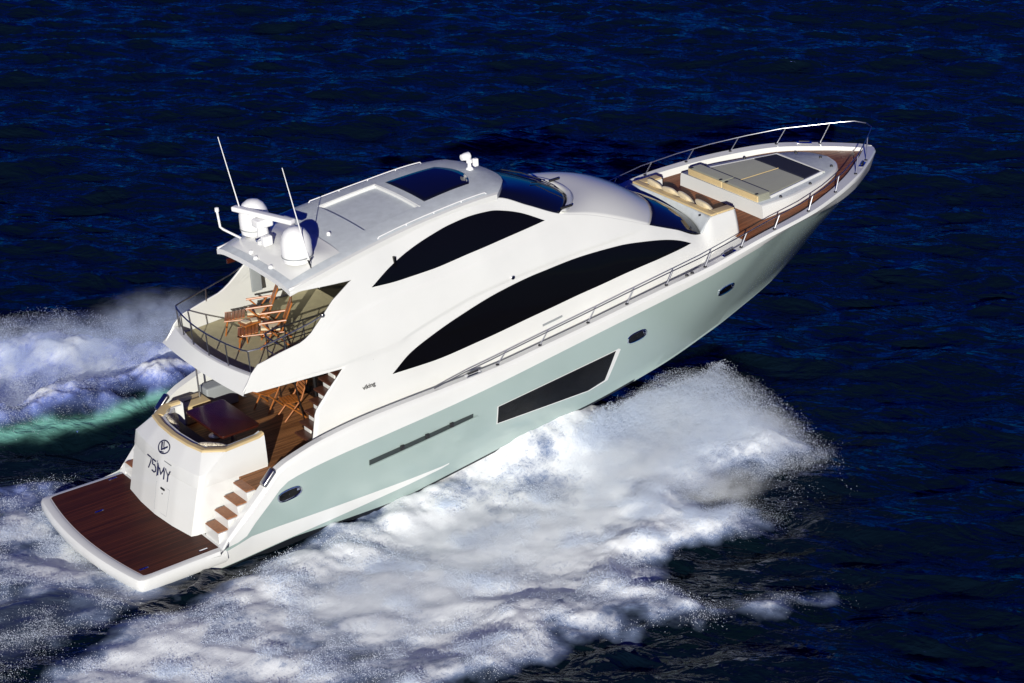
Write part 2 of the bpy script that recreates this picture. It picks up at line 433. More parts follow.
# ---- superstructure shell
zbl = L([3.4, 4.3, 5.06, 5.9], [3.86, 3.9, 3.9, 3.86])
bul = Lp([(3.4, 3.92), (3.55, 4.1), (3.66, 4.27), (3.86, 4.45), (4.43, 4.58), (5.02, 4.69), (5.27, 4.84), (5.54, 5.07), (5.94, 5.43), (6.54, 5.78), (6.6, 5.8)])
def shell_part():
    mb = MB()
    f1 = (3.86 - zb(5.94)) / (zT(5.94) - zb(5.94))
    f2 = (5.75 - zb(6.54)) / (zT(6.54) - zb(6.54))
    def n_(x): return zbl(x) if x <= 5.94 else zb(x) + (zT(x) - zb(x)) * f1
    def m_(x): return bul(x) if x < 6.54 else zb(x) + (zT(x) - zb(x)) * f2
    def a_(x): return 5.84 + (5.75 - 5.84) * (x - 4.95) / (6.54 - 4.95) if x < 6.54 else m_(x)
    def patch(xs, lo, hi, nv):
        mb.grid([[(x, -S(x, lo(x) + (hi(x) - lo(x)) * v), lo(x) + (hi(x) - lo(x)) * v) for v in lin(0, 1, nv)] for x in xs])
    xa = [3.4, 3.48, 3.55, 3.66, 3.76, 3.86, 4.0, 4.2, 4.43, 4.7, 4.95, 5.1, 5.27, 5.4, 5.54, 5.7, 5.94]
    xw = [5.94, 6.1, 6.3, 6.45, 6.54]
    xb = lin(6.54, 18.07, 150)
    patch(xa + xw[1:] + xb[1:], n_, m_, 90)
    patch(xw + xb[1:], zb, n_, 16)
    patch([4.95, 5.1, 5.27, 5.4, 5.54, 5.7, 5.94] + xw[1:] + xb[1:], a_, lambda x: zT(x), 20)
    aft = Lp([(2.2, 4.88), (2.95, 5.05), (3.4, 5.48), (3.69, 5.78), (3.862, 5.935)])
    g = []
    for v in lin(0, 1, 16):
        z5 = zb(5.0) + (3.862 - zb(5.0)) * v; x0 = aft(z5)
        g.append([(x, -S(x, zb(x) + (3.86 - zb(x)) * v), zb(x) + (3.86 - zb(x)) * v) for x in lin(x0, 5.94, 8)])
    mb.grid(g, flip=True)
    mb.mirror()
    return mb.build('superstructure', M['white'], yacht, smooth=35, solid=.05, offset=-1, weld=.002)
shell = shell_part()

# side windows
mw_lo = [(7.15, 3.305), (8.18, 3.29), (9.62, 3.39), (11.41, 3.58), (13.25, 3.75), (14.9, 3.86), (16.4, 3.90)]
mw_hi = [(7.15, 3.31), (7.68, 3.66), (8.28, 3.89), (9.17, 4.15), (10.38, 4.41), (11.6, 4.54), (12.83, 4.58), (14.07, 4.52), (14.87, 4.4), (15.53, 4.25), (16.03, 4.08), (16.4, 3.902)]
fw_lo = [(6.99, 5.455), (7.76, 5.41), (8.6, 5.42), (9.77, 5.51), (10.98, 5.59), (12.06, 5.67)]
fw_hi = [(6.99, 5.46), (7.57, 5.77), (8.2, 6.01), (8.81, 6.17), (9.41, 6.28), (10.0, 6.325), (10.59, 6.28), (11.02, 6.17), (11.42, 6.02), (12.06, 5.672)]
for sd in (-1, 1):
    surf_panel('saloon_window', mw_lo, mw_hi, M['glass'], yacht, S, .010, .03, n=80, nv=10, side=sd)
    surf_panel('flybridge_window', fw_lo, fw_hi, M['glass'], yacht, S, .010, .03, n=60, nv=10, side=sd)

# ---- hardtop
zc = L([4.95, 6.2, 7.5, 9, 10.4, 11.2, 11.75], [6.03, 6.33, 6.53, 6.68, 6.76, 6.72, 6.58])
hw = L([4.95, 6, 7, 8, 9, 10, 10.9, 11.75], [1.72, 1.78, 1.74, 1.66, 1.61, 1.58, 1.54, 1.5])
def xfront(v): return 11.72 - .85 * abs(v) ** 2.4
def ht_x(u, v):                      # u: station measured at the side
    if u <= 9.3: return u
    return 9.3 + (u - 9.3) / (11.0 - 9.3) * (xfront(v) - 9.3)
def ht_z(x, v): return zc(x) - .09 * v * v - .05 * max(0, abs(v) - .85) / .15
us = [4.95, 5.3, 5.7, 6.2, 6.7, 7.1, 7.43, 7.8, 8.2, 8.6, 8.98, 9.15, 9.3, 9.6, 9.9, 10.2, 10.5, 10.75, 10.9, 11.0]
vs_ = [-1, -.985, -.95, -.9, -.8, -.6, -.4, -.2, 0, .2, .4, .6, .8, .9, .95, .985, 1]
def hardtop_part():
    mb = MB()
    top = [[(ht_x(u, v), v * hw(ht_x(u, v)), ht_z(ht_x(u, v), v)) for v in vs_] for u in us]
    fs = []; n = len(vs_)
    vl = [p for r in top for p in r]
    mats = []
    for i in range(len(us) - 1):
        for j in range(n - 1):
            if us[i] >= 7.43 and us[i + 1] <= 8.98 and vs_[j] >= -.6 and vs_[j + 1] <= .6: continue
            fs.append([i * n + j, (i + 1) * n + j, (i + 1) * n + j + 1, i * n + j + 1])
            mats.append(0 if max(abs(vs_[j]), abs(vs_[j + 1])) > .96 else 1)
    mb.add(vl, fs, mats)
    bot = [[(x, y, z - .13 - .0 * x) for x, y, z in r] for r in top]
    mb.use(0)
    mb.grid(bot, flip=True)
    mb.grid([[r[0] for r in top], [r[0] for r in bot]], flip=False)
    mb.grid([[r[-1] for r in top], [r[-1] for r in bot]], flip=True)
    mb.grid([top[0], bot[0]], flip=True); mb.grid([top[-1], bot[-1]])
    # walls of the sunroof recess
    i0, i1 = us.index(7.43), us.index(8.98); j0, j1 = vs_.index(-.6), vs_.index(.6)
    def wall(line, fl): mb.grid([line, [(x, y, z - .085) for x, y, z in line]], flip=fl)
    wall([top[i][j1] for i in range(i0, i1 + 1)], False); wall([top[i][j0] for i in range(i0, i1 + 1)], True)
    wall([top[i1][j] for j in range(j0, j1 + 1)], True); wall([top[i0][j] for j in range(j0, j1 + 1)], False)
    return mb.build('hardtop', [M['white'], M['nonskid']], yacht, smooth=35, weld=.0005)
hardtop = fixnormals(hardtop_part())
mb = MB()
mb.grid([[(x, v * hw(x), ht_z(x, v) - .075) for v in lin(-.6, .6, 9)] for x in lin(7.43, 8.98, 8)])
mb.build('sunroof_panel', M['nonskid'], hardtop)
# raised border round the recess
mb = MB()
mb.tube([(x, .62 * hw(x), ht_z(x, .62) - .008) for x in lin(7.43, 9.02, 10)], .026, 6)
mb.tube([(9.02, v * hw(9.02), ht_z(9.02, v) - .008) for v in lin(-.62, .62, 10)], .026, 6)
mb.build('sunroof_coaming', M['white'], hardtop)
# skylight
g = []
for v in lin(-1, 1, 15):
    col = []
    for t in lin(0, 1, 12):
        xx = 9.24 + t * (10.59 + .28 * (1 - v * v) - 9.24); hy = .86 + (.76 - .86) * t
        y = v * hy; vv = y / hw(xx); col.append((xx, y, ht_z(xx, vv) + .016))
    g.append(col)
mb = MB().grid(g, flip=True)
o = mb.build('skylight', M['blueglass'], hardtop, solid=.03, offset=-1)
# grab rails on the hardtop edges
for s in (-1, 1):
    pts = [(x, s * (hw(x) - .13), ht_z(x, .92) + .035) for x in lin(7.5, 10.6, 22)]
    pts = [(7.46, pts[0][1], ht_z(7.5, .92) - .01)] + pts + [(10.64, pts[-1][1], ht_z(10.6, .92) - .01)]
    gb = MB().tube(pts, .014, 6).build('grab_rail', M['plastic'], hardtop)
    for x in (8.3, 9.1, 9.9):
        MB().tube([(x, s * (hw(x) - .13), ht_z(x, .92) - .02), (x, s * (hw(x) - .13), ht_z(x, .92) + .035)], .016, 6).build('grab_rail_foot', M['plastic'], gb)

# raised pod carrying the aerials
mb = MB()
g = []
for v in lin(-1, 1, 21):
    col = []
    for t in lin(0, 1, 8):
        x = 5.15 + t * 1.35; y = v * 1.45
        rise = .17 * math.sin(math.pi * min(t * 1.25, 1) * .98) ** .6 * (1 - abs(v) ** 6)
        col.append((x, y, ht_z(x, y / hw(x)) + .003 + rise))
    g.append(col)
mb.grid(g, flip=True)
mb.build('aerial_pod', M['white'], hardtop)
def pod_z(x, y): return ht_z(x, y / hw(x)) + .15

# ---- windscreens, hood
def ws_top(v): return (xfront(v) + .0, 1.5 * v, ht_z(xfront(v), v) - .10)
def ws_base(v): return (12.55 + 1.05 * (1 - abs(v) ** 2.2), 1.7 * v, 5.70 - .03 * (1 - v * v))
def hd_front(v): return (15.15 + .95 * (1 - abs(v) ** 2.2), 1.85 * v, 4.72 + .10 * (1 - v * v))
def lw_base(v): return (16.85 + .38 * (1 - abs(v) ** 2.5), 1.75 * v, 3.98 + .14 * (1 - v * v))
def bk_edge(v): return (17.28, 1.67 * v, 4.31)
VV = lin(-1, 1, 41)
def mixp(a, b, t): return tuple(a[i] + (b[i] - a[i]) * t for i in range(3))
def loft(fa, fb, n, bulge=0.0, side=None):
    g = []
    for t in lin(0, 1, n):
        r = []
        for v in VV:
            p = list(mixp(fa(v), fb(v), t))
            if side is not None:
                xs = fa(1)[0] + (fb(1)[0] - fa(1)[0]) * t
                lz = fa(1)[2] + (fb(1)[2] - fa(1)[2]) * t
                p[2] += (zT(xs) - lz) ; p[1] = v * (yT(xs))
            p[2] += bulge * math.sin(math.pi * t) * (1 - abs(v) ** 3)
            r.append(tuple(p))
        g.append(r)
    return g
mb = MB().grid(loft(ws_top, ws_base, 14, .06), flip=False)
mb.build('windscreen', M['blueglass'], yacht, solid=.03, offset=-1)
def ws_band(v):
    p = ws_base(v); return (p[0] + .22, p[1] * 1.01, p[2] - .015)
mb = MB().grid([[(p[0] + dx, p[1], p[2] + dz) for v in VV for p in [ws_base(v)]] for dx, dz in ((-.02, .012), (.03, .05), (.12, .055), (.2, .0))])
mb.build('windscreen_frame', M['white'], yacht, solid=.02)
g = loft(ws_base, hd_front, 24, .24, side=True)
mb = MB().grid(g)
mb.build('coachroof', M['white'], yacht, solid=.04, offset=-1)
mb = MB().grid(loft(hd_front, lw_base, 12, .05))
mb.build('lower_windscreen', M['blueglass'], yacht, solid=.03, offset=-1)
mb = MB().grid(loft(lw_base, bk_edge, 6))
mb.grid([[(16.85 + (18.07 - 16.85) * t, s_ * (yT(16.85 + 1.22 * t)), 0) for s_ in (1,)] for t in lin(0, 1, 2)]) if False else None
console = mb.build('bench_console', M['nonskid'], yacht, solid=.03, offset=-1)
# wipers
for v0 in (-.55, .25):
    a = Vector(ws_base(v0)) + Vector((-.02, 0, .06)); b = Vector(mixp(ws_base(v0 + .28), ws_top(v0 + .28), .42)) + Vector((.03, 0, .10))
    w = MB().tube([a, (a + b) / 2 + Vector((0, 0, .05)), b], .014, 6).build('wiper', M['rubber'], yacht)
    MB().tube([b + Vector((-.3, -.18, .10)), b + Vector((.28, .16, -.12))], .012, 6).build('wiper_blade', M['rubber'], w)
mb = MB()
a = Vector(ws_base(-.93)); mb.box(a + Vector((.12, -.02, .08)), (.34, .05, .05), bev=.012)
mb.build('wiper_motor_cover', M['rubber'], yacht)
mb = MB(); a = Vector(ws_base(.1)); mb.box(a + Vector((.14, 0, .08)), (.30, .06, .05), bev=.012); mb.build('wiper_motor_cover', M['rubber'], yacht)

# ---- bench facing forward
bench = MB()
def slab(x0, x1, y0, y1, z0, z1, b=.0): bench.box(((x0 + x1) / 2, (y0 + y1) / 2, (z0 + z1) / 2), (x1 - x0, y1 - y0, z1 - z0), bev=b)
slab(17.285, 17.46, -1.66, 1.66, 3.7, 4.30)
slab(17.462, 18.05, -1.35, 1.35, 3.5, 3.93)
slab(17.462, 18.06, -1.655, -1.352, 3.4, 4.30); slab(17.462, 18.06, 1.352, 1.655, 3.4, 4.30)
bench_o = bench.build('bench', M['white'], yacht, smooth=20)
mb = MB(); mb.box((17.38, 0, 4.325), (.19, 3.30, .055), bev=.022); mb.build('backrest_cushion', M['tan'], bench_o)
mb = MB(); mb.box((17.78, 0, 3.975), (.52, 2.68, .09), bev=.03); mb.build('seat_cushion', M['seatdark'], bench_o)
for s in (-1, 1):
    mb = MB(); mb.box((17.77, s * 1.50, 4.322), (.57, .28, .05), bev=.02); mb.build('armrest', M['tan'], bench_o)

# ---- foredeck
_dk = L([6, 16, 17.2, 19, 20, 21, 22, 24.4], [.42, .42, .26, .20, .20, .18, .15, .12])
def deck_z(x): return capz(x) - _dk(x)
def deck_sheet(x0, x1, n, m, name, dz=0):
    g = []
    for x in lin(x0, x1, n):
        w = max(capin(x) - .005, .001)
        g.append([(x, v * w, deck_z(x) + .02 * (1 - v * v) + dz) for v in lin(-1, 1, 13)])
    return MB().grid(g).build(name, m, yacht)
deck_sheet(6.85, 17.9, 40, M['deckgrey'], 'side_deck')
deck_sheet(17.9, 23.97, 50, M['teakx'], 'foredeck')

isl = [(18.95, 1.70), (19.8, 1.68), (20.6, 1.54), (21.2, 1.38), (21.8, 1.16), (22.3, .86), (22.62, .45), (22.74, 0)]
def isl_out(k=1.0, dx=0.0, n=60):
    f = L([p[0] for p in isl[:-1]] + [22.74], [p[1] for p in isl[:-1]] + [0])
    xs = [18.95 + (22.74 - 18.95) * (1 - (1 - i / n) ** 2) for i in range(n + 1)]
    h = [(x, f(x)) for x in xs]
    return h
def island_part():
    mb = MB()
    half = isl_out()
    full = [(x, -y) for x, y in half] + [(x, y) for x, y in half[::-1][1:]]
    def ring(inset, zf):
        cx = 20.4
        out = []
        for x, y in full:
            d = math.hypot(x - cx, y); k = 1 - inset / max(d, .3)
            xx = x if x < 18.96 else cx + (x - cx) * k
            out.append((xx, y * k, zf(xx)))
        return out
    top = lambda x: 4.16 - .03 * (x - 19) / 3
    rings = [ring(-.03, lambda x: deck_z(x) - .03), ring(.0, lambda x: top(x) - .12), ring(.03, lambda x: top(x) - .03), ring(.09, top)]
    mb.grid([[*r, r[0]] for r in rings], flip=True, mi=lambda i, j: 0)
    mb.use(1).add(rings[-1], [list(range(len(rings[-1])))])
    return fixnormals(mb.build('foredeck_trunk', [M['white'], M['nonskid']], yacht, smooth=40))
island = island_part()
# sunpads: two olive pads, dark forward pad, tan bolster
def pad(name, x0, x1, y0f, y1f, z0, h, m, bev=.03):
    bm = bmesh.new(); P = []
    n = 6
    poly = [(x, y0f(x)) for x in lin(x0, x1, n)] + [(x, y1f(x)) for x in lin(x1, x0, n)]
    mb = MB().prism(poly, lambda x, y: z0(x) , lambda x, y: z0(x) + h, bev=bev)
    return mb.build(name, m, island, smooth=50)
pz = lambda x: 4.15 - .03 * (x - 19) / 3
wpad = L([19.1, 20.97, 21.66], [1.42, 1.03, .88])
pad('sunpad', 19.46, 20.95, lambda x: .012, lambda x: wpad(x), pz, .08, M['olive'])
pad('sunpad', 19.46, 20.95, lambda x: -wpad(x), lambda x: -.012, pz, .08, M['olive'])
pad('headrest_pad', 20.97, 21.64, lambda x: -wpad(x), lambda x: wpad(x), pz, .085, M['navy'])
for s in (-1, 1):
    y0, y1 = (.02, 1.44) if s > 0 else (-1.44, -.02)
    mb = MB(); mb.box((19.24, (y0 + y1) / 2, 4.20), (.40, y1 - y0, .30), bev=.04)
    b_ = mb.build('bolster', M['olive'], island)
    mb = MB(); mb.box((19.025, (y0 + y1) / 2, 4.19), (.05, y1 - y0 - .01, .27), bev=.02); mb.build('bolster_facing', M['tan'], b_)
    for yy in (y0 + .1, y1 - .1):
        mb = MB(); mb.box((19.06, yy, 4.355), (.09, .06, .02), bev=.006); mb.build('strap_buckle', M['rubber'], b_)
mb = MB(); mb.tube([(x, 0, pz(x) + .085) for x in lin(19.46, 20.95, 8)], .012, 6); mb.build('pad_piping', M['tan'], island)
for s in (-1, 1):
    g = [[(x, s * (wpad(x) + dy), pz(x) + dz) for dy, dz in ((.015, .0), (.03, .07), (.075, .075), (.10, 0))] for x in lin(19.46, 21.66, 12)]
    fixnormals(MB().grid(g).build('pad_coaming', M['white'], island))
g = [[(21.66 + dx, v * .97, pz(21.7) + dz) for v in lin(-1, 1, 6)] for dx, dz in ((.0, 0), (.02, .07), (.07, .075), (.1, 0))]
fixnormals(MB().grid(g).build('pad_coaming', M['white'], island))
for x, y in ((19.7, 1.55), (20.9, 1.34), (22.2, .72), (19.7, -1.55), (20.9, -1.34), (22.2, -.72), (22.45, 0)):
    MB().lathe([(.0, .045), (.03, .04), (.045, .0)], (x, y, 4.165 - .01 * (x - 19)), 10).build('deck_fitting', M['rubber'], island)
# deck lights on console and end walls
for p in ((17.15, -1.35, 4.29), (17.45, -1.66, 3.95)):
    MB().box(p, (.07, .03, .04), bev=.01).build('courtesy_light', M['rubber'], yacht)

# ---- transom, platform, cockpit
def plat_part():
    mb = MB()
    def edge(k):
        pts = []
        for i in range(17):
            a = math.pi / 2 * i / 16
            pts.append((.45 - .45 * math.sin(a) * 1.0, 2.56 - .0 - .35 + .35 * math.cos(a)))
        return pts
    aftx = lambda y: -.06 - .27 * (1 - (y / 2.55) ** 2)
    half = [(2.2, 2.60), (1.4, 2.61), (.6, 2.63), (.2, 2.64), (.05, 2.63), (-.02, 2.60), (-.055, 2.55)]
    aft = [(aftx(y), y) for y in lin(2.45, 0, 10)]
    hl = half + aft
    full = hl + [(x, -y) for x, y in hl[::-1][1:]]
    def ring(d, z):
        return [(min(2.2, 1.3 + (x - 1.3) * (1 - d / 1.3)), y * (1 - d / 2.5), z) for x, y in full]
    rings = [ring(.22, .2), ring(.06, .24), ring(.0, .34), ring(.0, .5), ring(.03, .575), ring(.09, .6), ring(.17, .6), ring(.175, .59)]
    mb.grid([[*r, r[0]] for r in rings], flip=False)
    mb.add(rings[-1], [list(range(len(full)))]); mb.add(rings[0], [list(range(len(full)))[::-1]])
    o = fixnormals(mb.build('swim_platform', M['white'], yacht, smooth=40))
    mb = MB(); tk = [(x, y) for x, y, z in ring(.18, .6)]
    tk = [(max(x, .20 - .27 * (1 - (y / 2.55) ** 2)), y) for x, y in tk]
    mb.prism(tk, .585, .604)
    mb.build('teak_decking', M['teakdark'], o)
    for x, y in ((.3, -2.18), (1.75, -2.3), (1.75, 2.3), (.75, 1.0)):
        MB().box((x, y, .612), (.22, .05, .018), bev=.008).build('platform_fitting', M['chrome'], o)
    return o
platform = plat_part()

TB0 = [(1.70, 0), (1.74, .8), (1.84, 1.55), (1.98, 1.60), (3.98, 1.6)]
TBM = [(2.07, 0), (2.11, .8), (2.21, 1.57), (2.36, 1.62), (3.98, 1.58)]
TB1 = [(2.36, 0), (2.40, .7), (2.50, 1.25), (2.93, 1.60), (4.0, 1.54)]
ZM = 2.06
def dense(p, n=9):
    out = []
    for i in range(len(p) - 1):
        for t in lin(0, 1, n)[:-1]: out.append((p[i][0] + (p[i + 1][0] - p[i][0]) * t, p[i][1] + (p[i + 1][1] - p[i][1]) * t))
    return out + [p[-1]]
def transom_part():
    mb = MB()
    a, c, b = dense(TB0), dense(TBM), dense(TB1)
    rows = []
    for k, t, push in ((0, 0, 0), (0, .5, 0), (0, .78, 0), (0, .785, .014), (0, .80, .02), (0, 1, .02), (1, .08, .016), (1, .9, .0), (1, 1.0, -.015)):
        r = []
        for p, m, q in zip(a, c, b):
            zt = 2.42 + (.08 if q[0] > 3.9 else .02 * (q[0] - 2.3))
            if k == 0: x = p[0] + (m[0] - p[0]) * t; y = p[1] + (m[1] - p[1]) * t; z = .59 + (ZM - .59) * t
            else: x = m[0] + (q[0] - m[0]) * t; y = m[1] + (q[1] - m[1]) * t; z = ZM + (zt - ZM) * t
            if p[1] < 1.5: x -= push
            else: y += push
            r.append((x, -y, z))
        rows.append(r)
    top = rows[-1]
    inn = [(min(x + .26, 4.0) if x < 2.9 else x, y + (.26 if abs(y) > 1.25 else .1 * abs(y)), z) for x, y, z in top]
    rows.append([(i[0], i[1], i[2] - .0) for i in inn]); rows.append([(i[0], i[1], 1.65) for i in inn])
    mb.grid(rows, flip=True)
    mb.add([rows[0][-1]] + [rows[k][-1] for k in range(1, len(rows))], [list(range(len(rows)))])
    # the port arm of the coaming is shorter
    mb.mirror()
    mb.v = [(x if y < 1.2 or x < 3.2 else 3.2 + (x - 3.2) * .2, y, z) for x, y, z in mb.v]
    return fixnormals(mb.build('transom', M['white'], yacht, smooth=22))
transom = transom_part()
# cushion trim round the coaming
mb = MB()
tt = dense(TB1)
line = [(x, -y, 2.42 + (.08 if x > 3.9 else .02 * (x - 2.3))) for x, y in tt]
line = line[::-1] + [(x if x < 3.2 else 3.2 + (x - 3.2) * .2, -y, 2.42 + .02 * (x - 2.3)) for x, y, z in line[1:]]
mb2 = []
for (dx, dz) in ((0.012, -.01), (.016, .03), (.04, .05), (.14, .05), (.19, .02), (.20, -.12)):
    mb2.append([((x + dx) if x < 2.94 else x, y - sgn(y) * (dx if abs(y) > 1.25 else dx * abs(y) * .3), z + dz) for x, y, z in line])
mb.grid(mb2)
fixnormals(mb.build('coaming_cushion', M['tan'], transom, smooth=24))

_t0, _tm, _t1 = (Lp([(p[1], p[0]) for p in T_[:3]]) for T_ in (TB0, TBM, TB1))
def tr_pt(y, z, off=.03):            # a point on the aft face of the transom
    ya = abs(y)
    if z < ZM:
        t = (z - .59) / (ZM - .59); x = _t0(ya) + (_tm(ya) - _t0(ya)) * t - .02 * min(max((t - .78) / .02, 0), 1)
    else:
        t = (z - ZM) / (2.42 - ZM); x = _tm(ya) + (_t1(ya) - _tm(ya)) * t - .016 * (1 - t)
    return Vector((x - off, y, z))

def text_mesh(txt, size, name, m, parent, origin, right, up, off=0.0, depth=.006, spacing=1.0):
    cu = bpy.data.curves.new(name, 'FONT'); cu.body = txt; cu.size = size; cu.extrude = depth; cu.offset = off
    cu.align_x = 'CENTER'; cu.align_y = 'CENTER'; cu.space_character = spacing
    tmp = bpy.data.objects.new(name + '_tmp', cu); COL.objects.link(tmp)
    dg = bpy.context.evaluated_depsgraph_get(); dg.update()
    me = bpy.data.meshes.new_from_object(tmp.evaluated_get(dg)); me.name = name
    bpy.data.objects.remove(tmp)
    me.materials.clear(); me.materials.append(m)
    right = Vector(right).normalized(); up = Vector(up); up = (up - right * up.dot(right)).normalized(); nz = right.cross(up)
    mt = Matrix.Identity(4)
    for i in range(3): mt[i][0] = right[i]; mt[i][1] = up[i]; mt[i][2] = nz[i]; mt[i][3] = origin[i]
    me.transform(mt)
    o = bpy.data.objects.new(name, me); COL.objects.link(o); o.parent = parent
    return o
def strokes(lines, y0, z0, w, h, r, name, parent):
    mb = MB()
    for ln in lines:
        pts = []
        for i in range(len(ln) - 1):
            for t in (0, .5): pts.append((ln[i][0] + (ln[i + 1][0] - ln[i][0]) * t, ln[i][1] + (ln[i + 1][1] - ln[i][1]) * t))
        pts.append(ln[-1])
        mb.tube([tr_pt(y0 - w * u, z0 + h * v, .006) for u, v in pts], r, 6)
    return mb.build(name, M['navyink'], parent)
HH = .29; Z0 = 1.53
strokes([[(0, 1), (1, 1), (.35, 0)]], .65, Z0, .22, HH, .019, 'model_lettering', transom)
strokes([[(.95, 1), (.1, 1), (.0, .52), (.55, .58), (.95, .42), (.95, .15), (.6, 0), (0, .02)]], .38, Z0, .20, HH, .019, 'model_lettering', transom)
strokes([[(0, -.15), (0, 1.18)]], .12, Z0, .2, HH, .009, 'model_lettering', transom)
strokes([[(0, 0), (0, 1), (.5, .25), (1, 1), (1, 0)]], .06, Z0, .28, HH, .021, 'model_lettering', transom)
strokes([[(0, 1), (.5, .48), (1, 1)], [(.5, .48), (.5, 0)]], -.28, Z0, .22, HH, .021, 'model_lettering', transom)
def oval(cy, cz, ry, rz, r, name, m):
    pts = [tr_pt(cy + ry * math.cos(k * 2 * math.pi / 28), cz + rz * math.sin(k * 2 * math.pi / 28), .008) for k in range(29)]
    return MB().tube(pts, r, 6, caps=False).build(name, m, transom)
em = oval(.03, 2.20, .24, .115, .016, 'emblem', M['navyink'])
mb = MB()
mb.tube([tr_pt(.19, 2.25, .006), tr_pt(.06, 2.14, .006), tr_pt(-.10, 2.24, .006)], .024, 6)
mb.tube([tr_pt(.13, 2.28, .006), tr_pt(.03, 2.20, .006), tr_pt(-.04, 2.17, .006)], .014, 6)
mb.tube([tr_pt(.07, 2.10, .006), tr_pt(-.06, 2.12, .006)], .014, 6)
mb.build('emblem_mark', M['navyink'], em)
# garage door and handle
pts = [tr_pt(.10, 1.36, .0), tr_pt(-.52, 1.36, .0), tr_pt(-.50, .72, .0), tr_pt(.06, .72, .0)]
mb = MB()
for i in range(4): mb.tube([pts[i], pts[(i + 1) % 4]], .004, 5)
door = mb.build('transom_door', M['greyvinyl'], transom)
MB().box(tr_pt(-.23, 1.30, .012), (.03, .18, .045), bev=.01).build('door_handle', M['rubber'], door)
MB().lathe([(0, .012), (.018, .01), (.022, 0)], tr_pt(-.22, 1.18, .0), 10, Matrix.Rotation(R_(-90), 3, 'Y')).build('door_lock', M['rubber'], door)
MB().box(tr_pt(-.36, 1.97, .012), (.015, .34, .018), bev=.006).build('vent_slot', M['greyvinyl'], transom)

# boarding steps
for s in (-1, 1):
    for i in range(4):
        x0 = 2.14 + .275 * i; z1 = .90 + .255 * i
        st = MB().box((x0 + .16, s * 2.045, (z1 + .55) / 2), (.32, .65, z1 - .55)).build('boarding_step', M['white'], yacht)
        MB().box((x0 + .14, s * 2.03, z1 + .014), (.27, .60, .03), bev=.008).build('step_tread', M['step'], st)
# cockpit sole
MB().prism([(3.2, -2.42), (6.7, -2.5), (6.7, 2.5), (3.2, 2.42)], 1.6, 1.7).build('cockpit_sole', M['teak'], yacht)
MB().prism([(2.45, -1.45), (3.098, -1.58), (3.098, 1.58), (2.45, 1.45)], 1.6, 1.69).build('cockpit_step', M['white'], yacht)
# settee inside the coaming
se = MB()
se.prism([(2.70, -1.2), (3.1, -1.34), (3.22, -1.28), (3.22, 1.28), (3.1, 1.34), (2.70, 1.2)], 1.695, 2.08, bev=.04)
settee = se.build('settee', M['seatdark'], yacht)
mb = MB(); mb.box((3.92, 1.92, 1.93), (.72, .62, .46), bev=.04); mb.build('settee_end', M['tan'], settee)
mb = MB(); mb.box((3.92, 1.95, 2.17), (.40, .05, .012), bev=.004); mb.build('settee_slot', M['seatdark'], settee)
mb = MB(); mb.box((4.75, 2.12, 2.0), (.85, .42, .60), bev=.05); mb.build('grey_side_locker', M['greyvinyl'], yacht)
# saloon bulkhead with dark doors
mb = MB(); mb.box((6.72, 0, 2.75), (.06, 4.4, 2.1)); bulk = mb.build('saloon_bulkhead', M['glass'], yacht)
for y in (-.75, .75):
    MB().box((6.67, y, 2.75), (.04, .05, 2.1)).build('door_frame', M['rubber'], bulk)
# cockpit stair to the flybridge, starboard side
for i in range(7):
    x0 = 5.03 + .155 * i; z1 = 2.04 + .235 * i
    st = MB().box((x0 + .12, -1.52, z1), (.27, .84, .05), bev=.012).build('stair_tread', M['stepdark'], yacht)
    MB().box((x0 + .25, -1.30, z1 + .10), (.05, .30, .16), bev=.02).build('stair_bracket', M['white'], st)
MB().tube([(5.62, -.62, 1.7), (5.1, -1.05, 3.84)], .020, 8).build('support_post', M['darksteel'], yacht)
MB().tube([(4.15, 1.95, 1.7), (4.13, 1.95, 3.84)], .022, 8).build('support_post', M['steel'], yacht)

# ---- flybridge aft deck
def fly_part():
    mb = MB()
    def hwid(x): return S(x, 4.0) - .03
    xs = [3.75, 4.0, 4.4, 4.8, 5.2, 5.6, 6.0, 6.5, 7.0, 7.7]
    full = [(x, -hwid(x)) for x in xs[::-1]] + [(x, hwid(x)) for x in xs]
    aft = lambda y: -.25 * (1 - (y / 1.85) ** 2)
    aftpts = [(3.70 + aft(y), y) for y in lin(-1.8, 1.8, 15)]
    poly = [(x, -hwid(x)) for x in xs[::-1]] + aftpts + [(x, hwid(x)) for x in xs]
    mb.prism(poly, 3.80, 3.95)
    o = mb.build('flybridge_deck', M['white'], yacht)
    # fascia with a coaming round the aft edge
    g = []
    for y in lin(-1, 1, 25):
        b = -.24 * (1 - y * y); c = -.10 * (1 - y * y)
        g.append([(3.47 + c, 1.93 * y, 3.79), (3.36 + c, 1.975 * y, 3.85), (3.67 + b, 1.84 * y, 4.205), (3.72 + b, 1.81 * y, 4.215), (3.80 + b, 1.77 * y, 4.205), (3.82 + b, 1.765 * y, 3.94)])
    f_ = MB().grid(g).build('flybridge_coaming', M['white'], yacht, smooth=18)
    fixnormals(f_)
    mb = MB()
    poly = [(x, -hwid(x) + .04) for x in xs[::-1]] + [(3.83 + aft(y), y) for y in lin(-1.75, 1.75, 15)] + [(x, hwid(x) - .04) for x in xs]
    mb.prism(poly, 3.949, 3.965)
    mb.build('fly_carpet', M['carpet'], o)
    mb = MB().box((7.72, 0, 4.98), (.05, 3.7, 2.0)); mb.build('interior_shade_sheet', M['glass'], yacht)  # dark sheet standing in for the shaded flybridge interior
    return o
fly = fly_part()
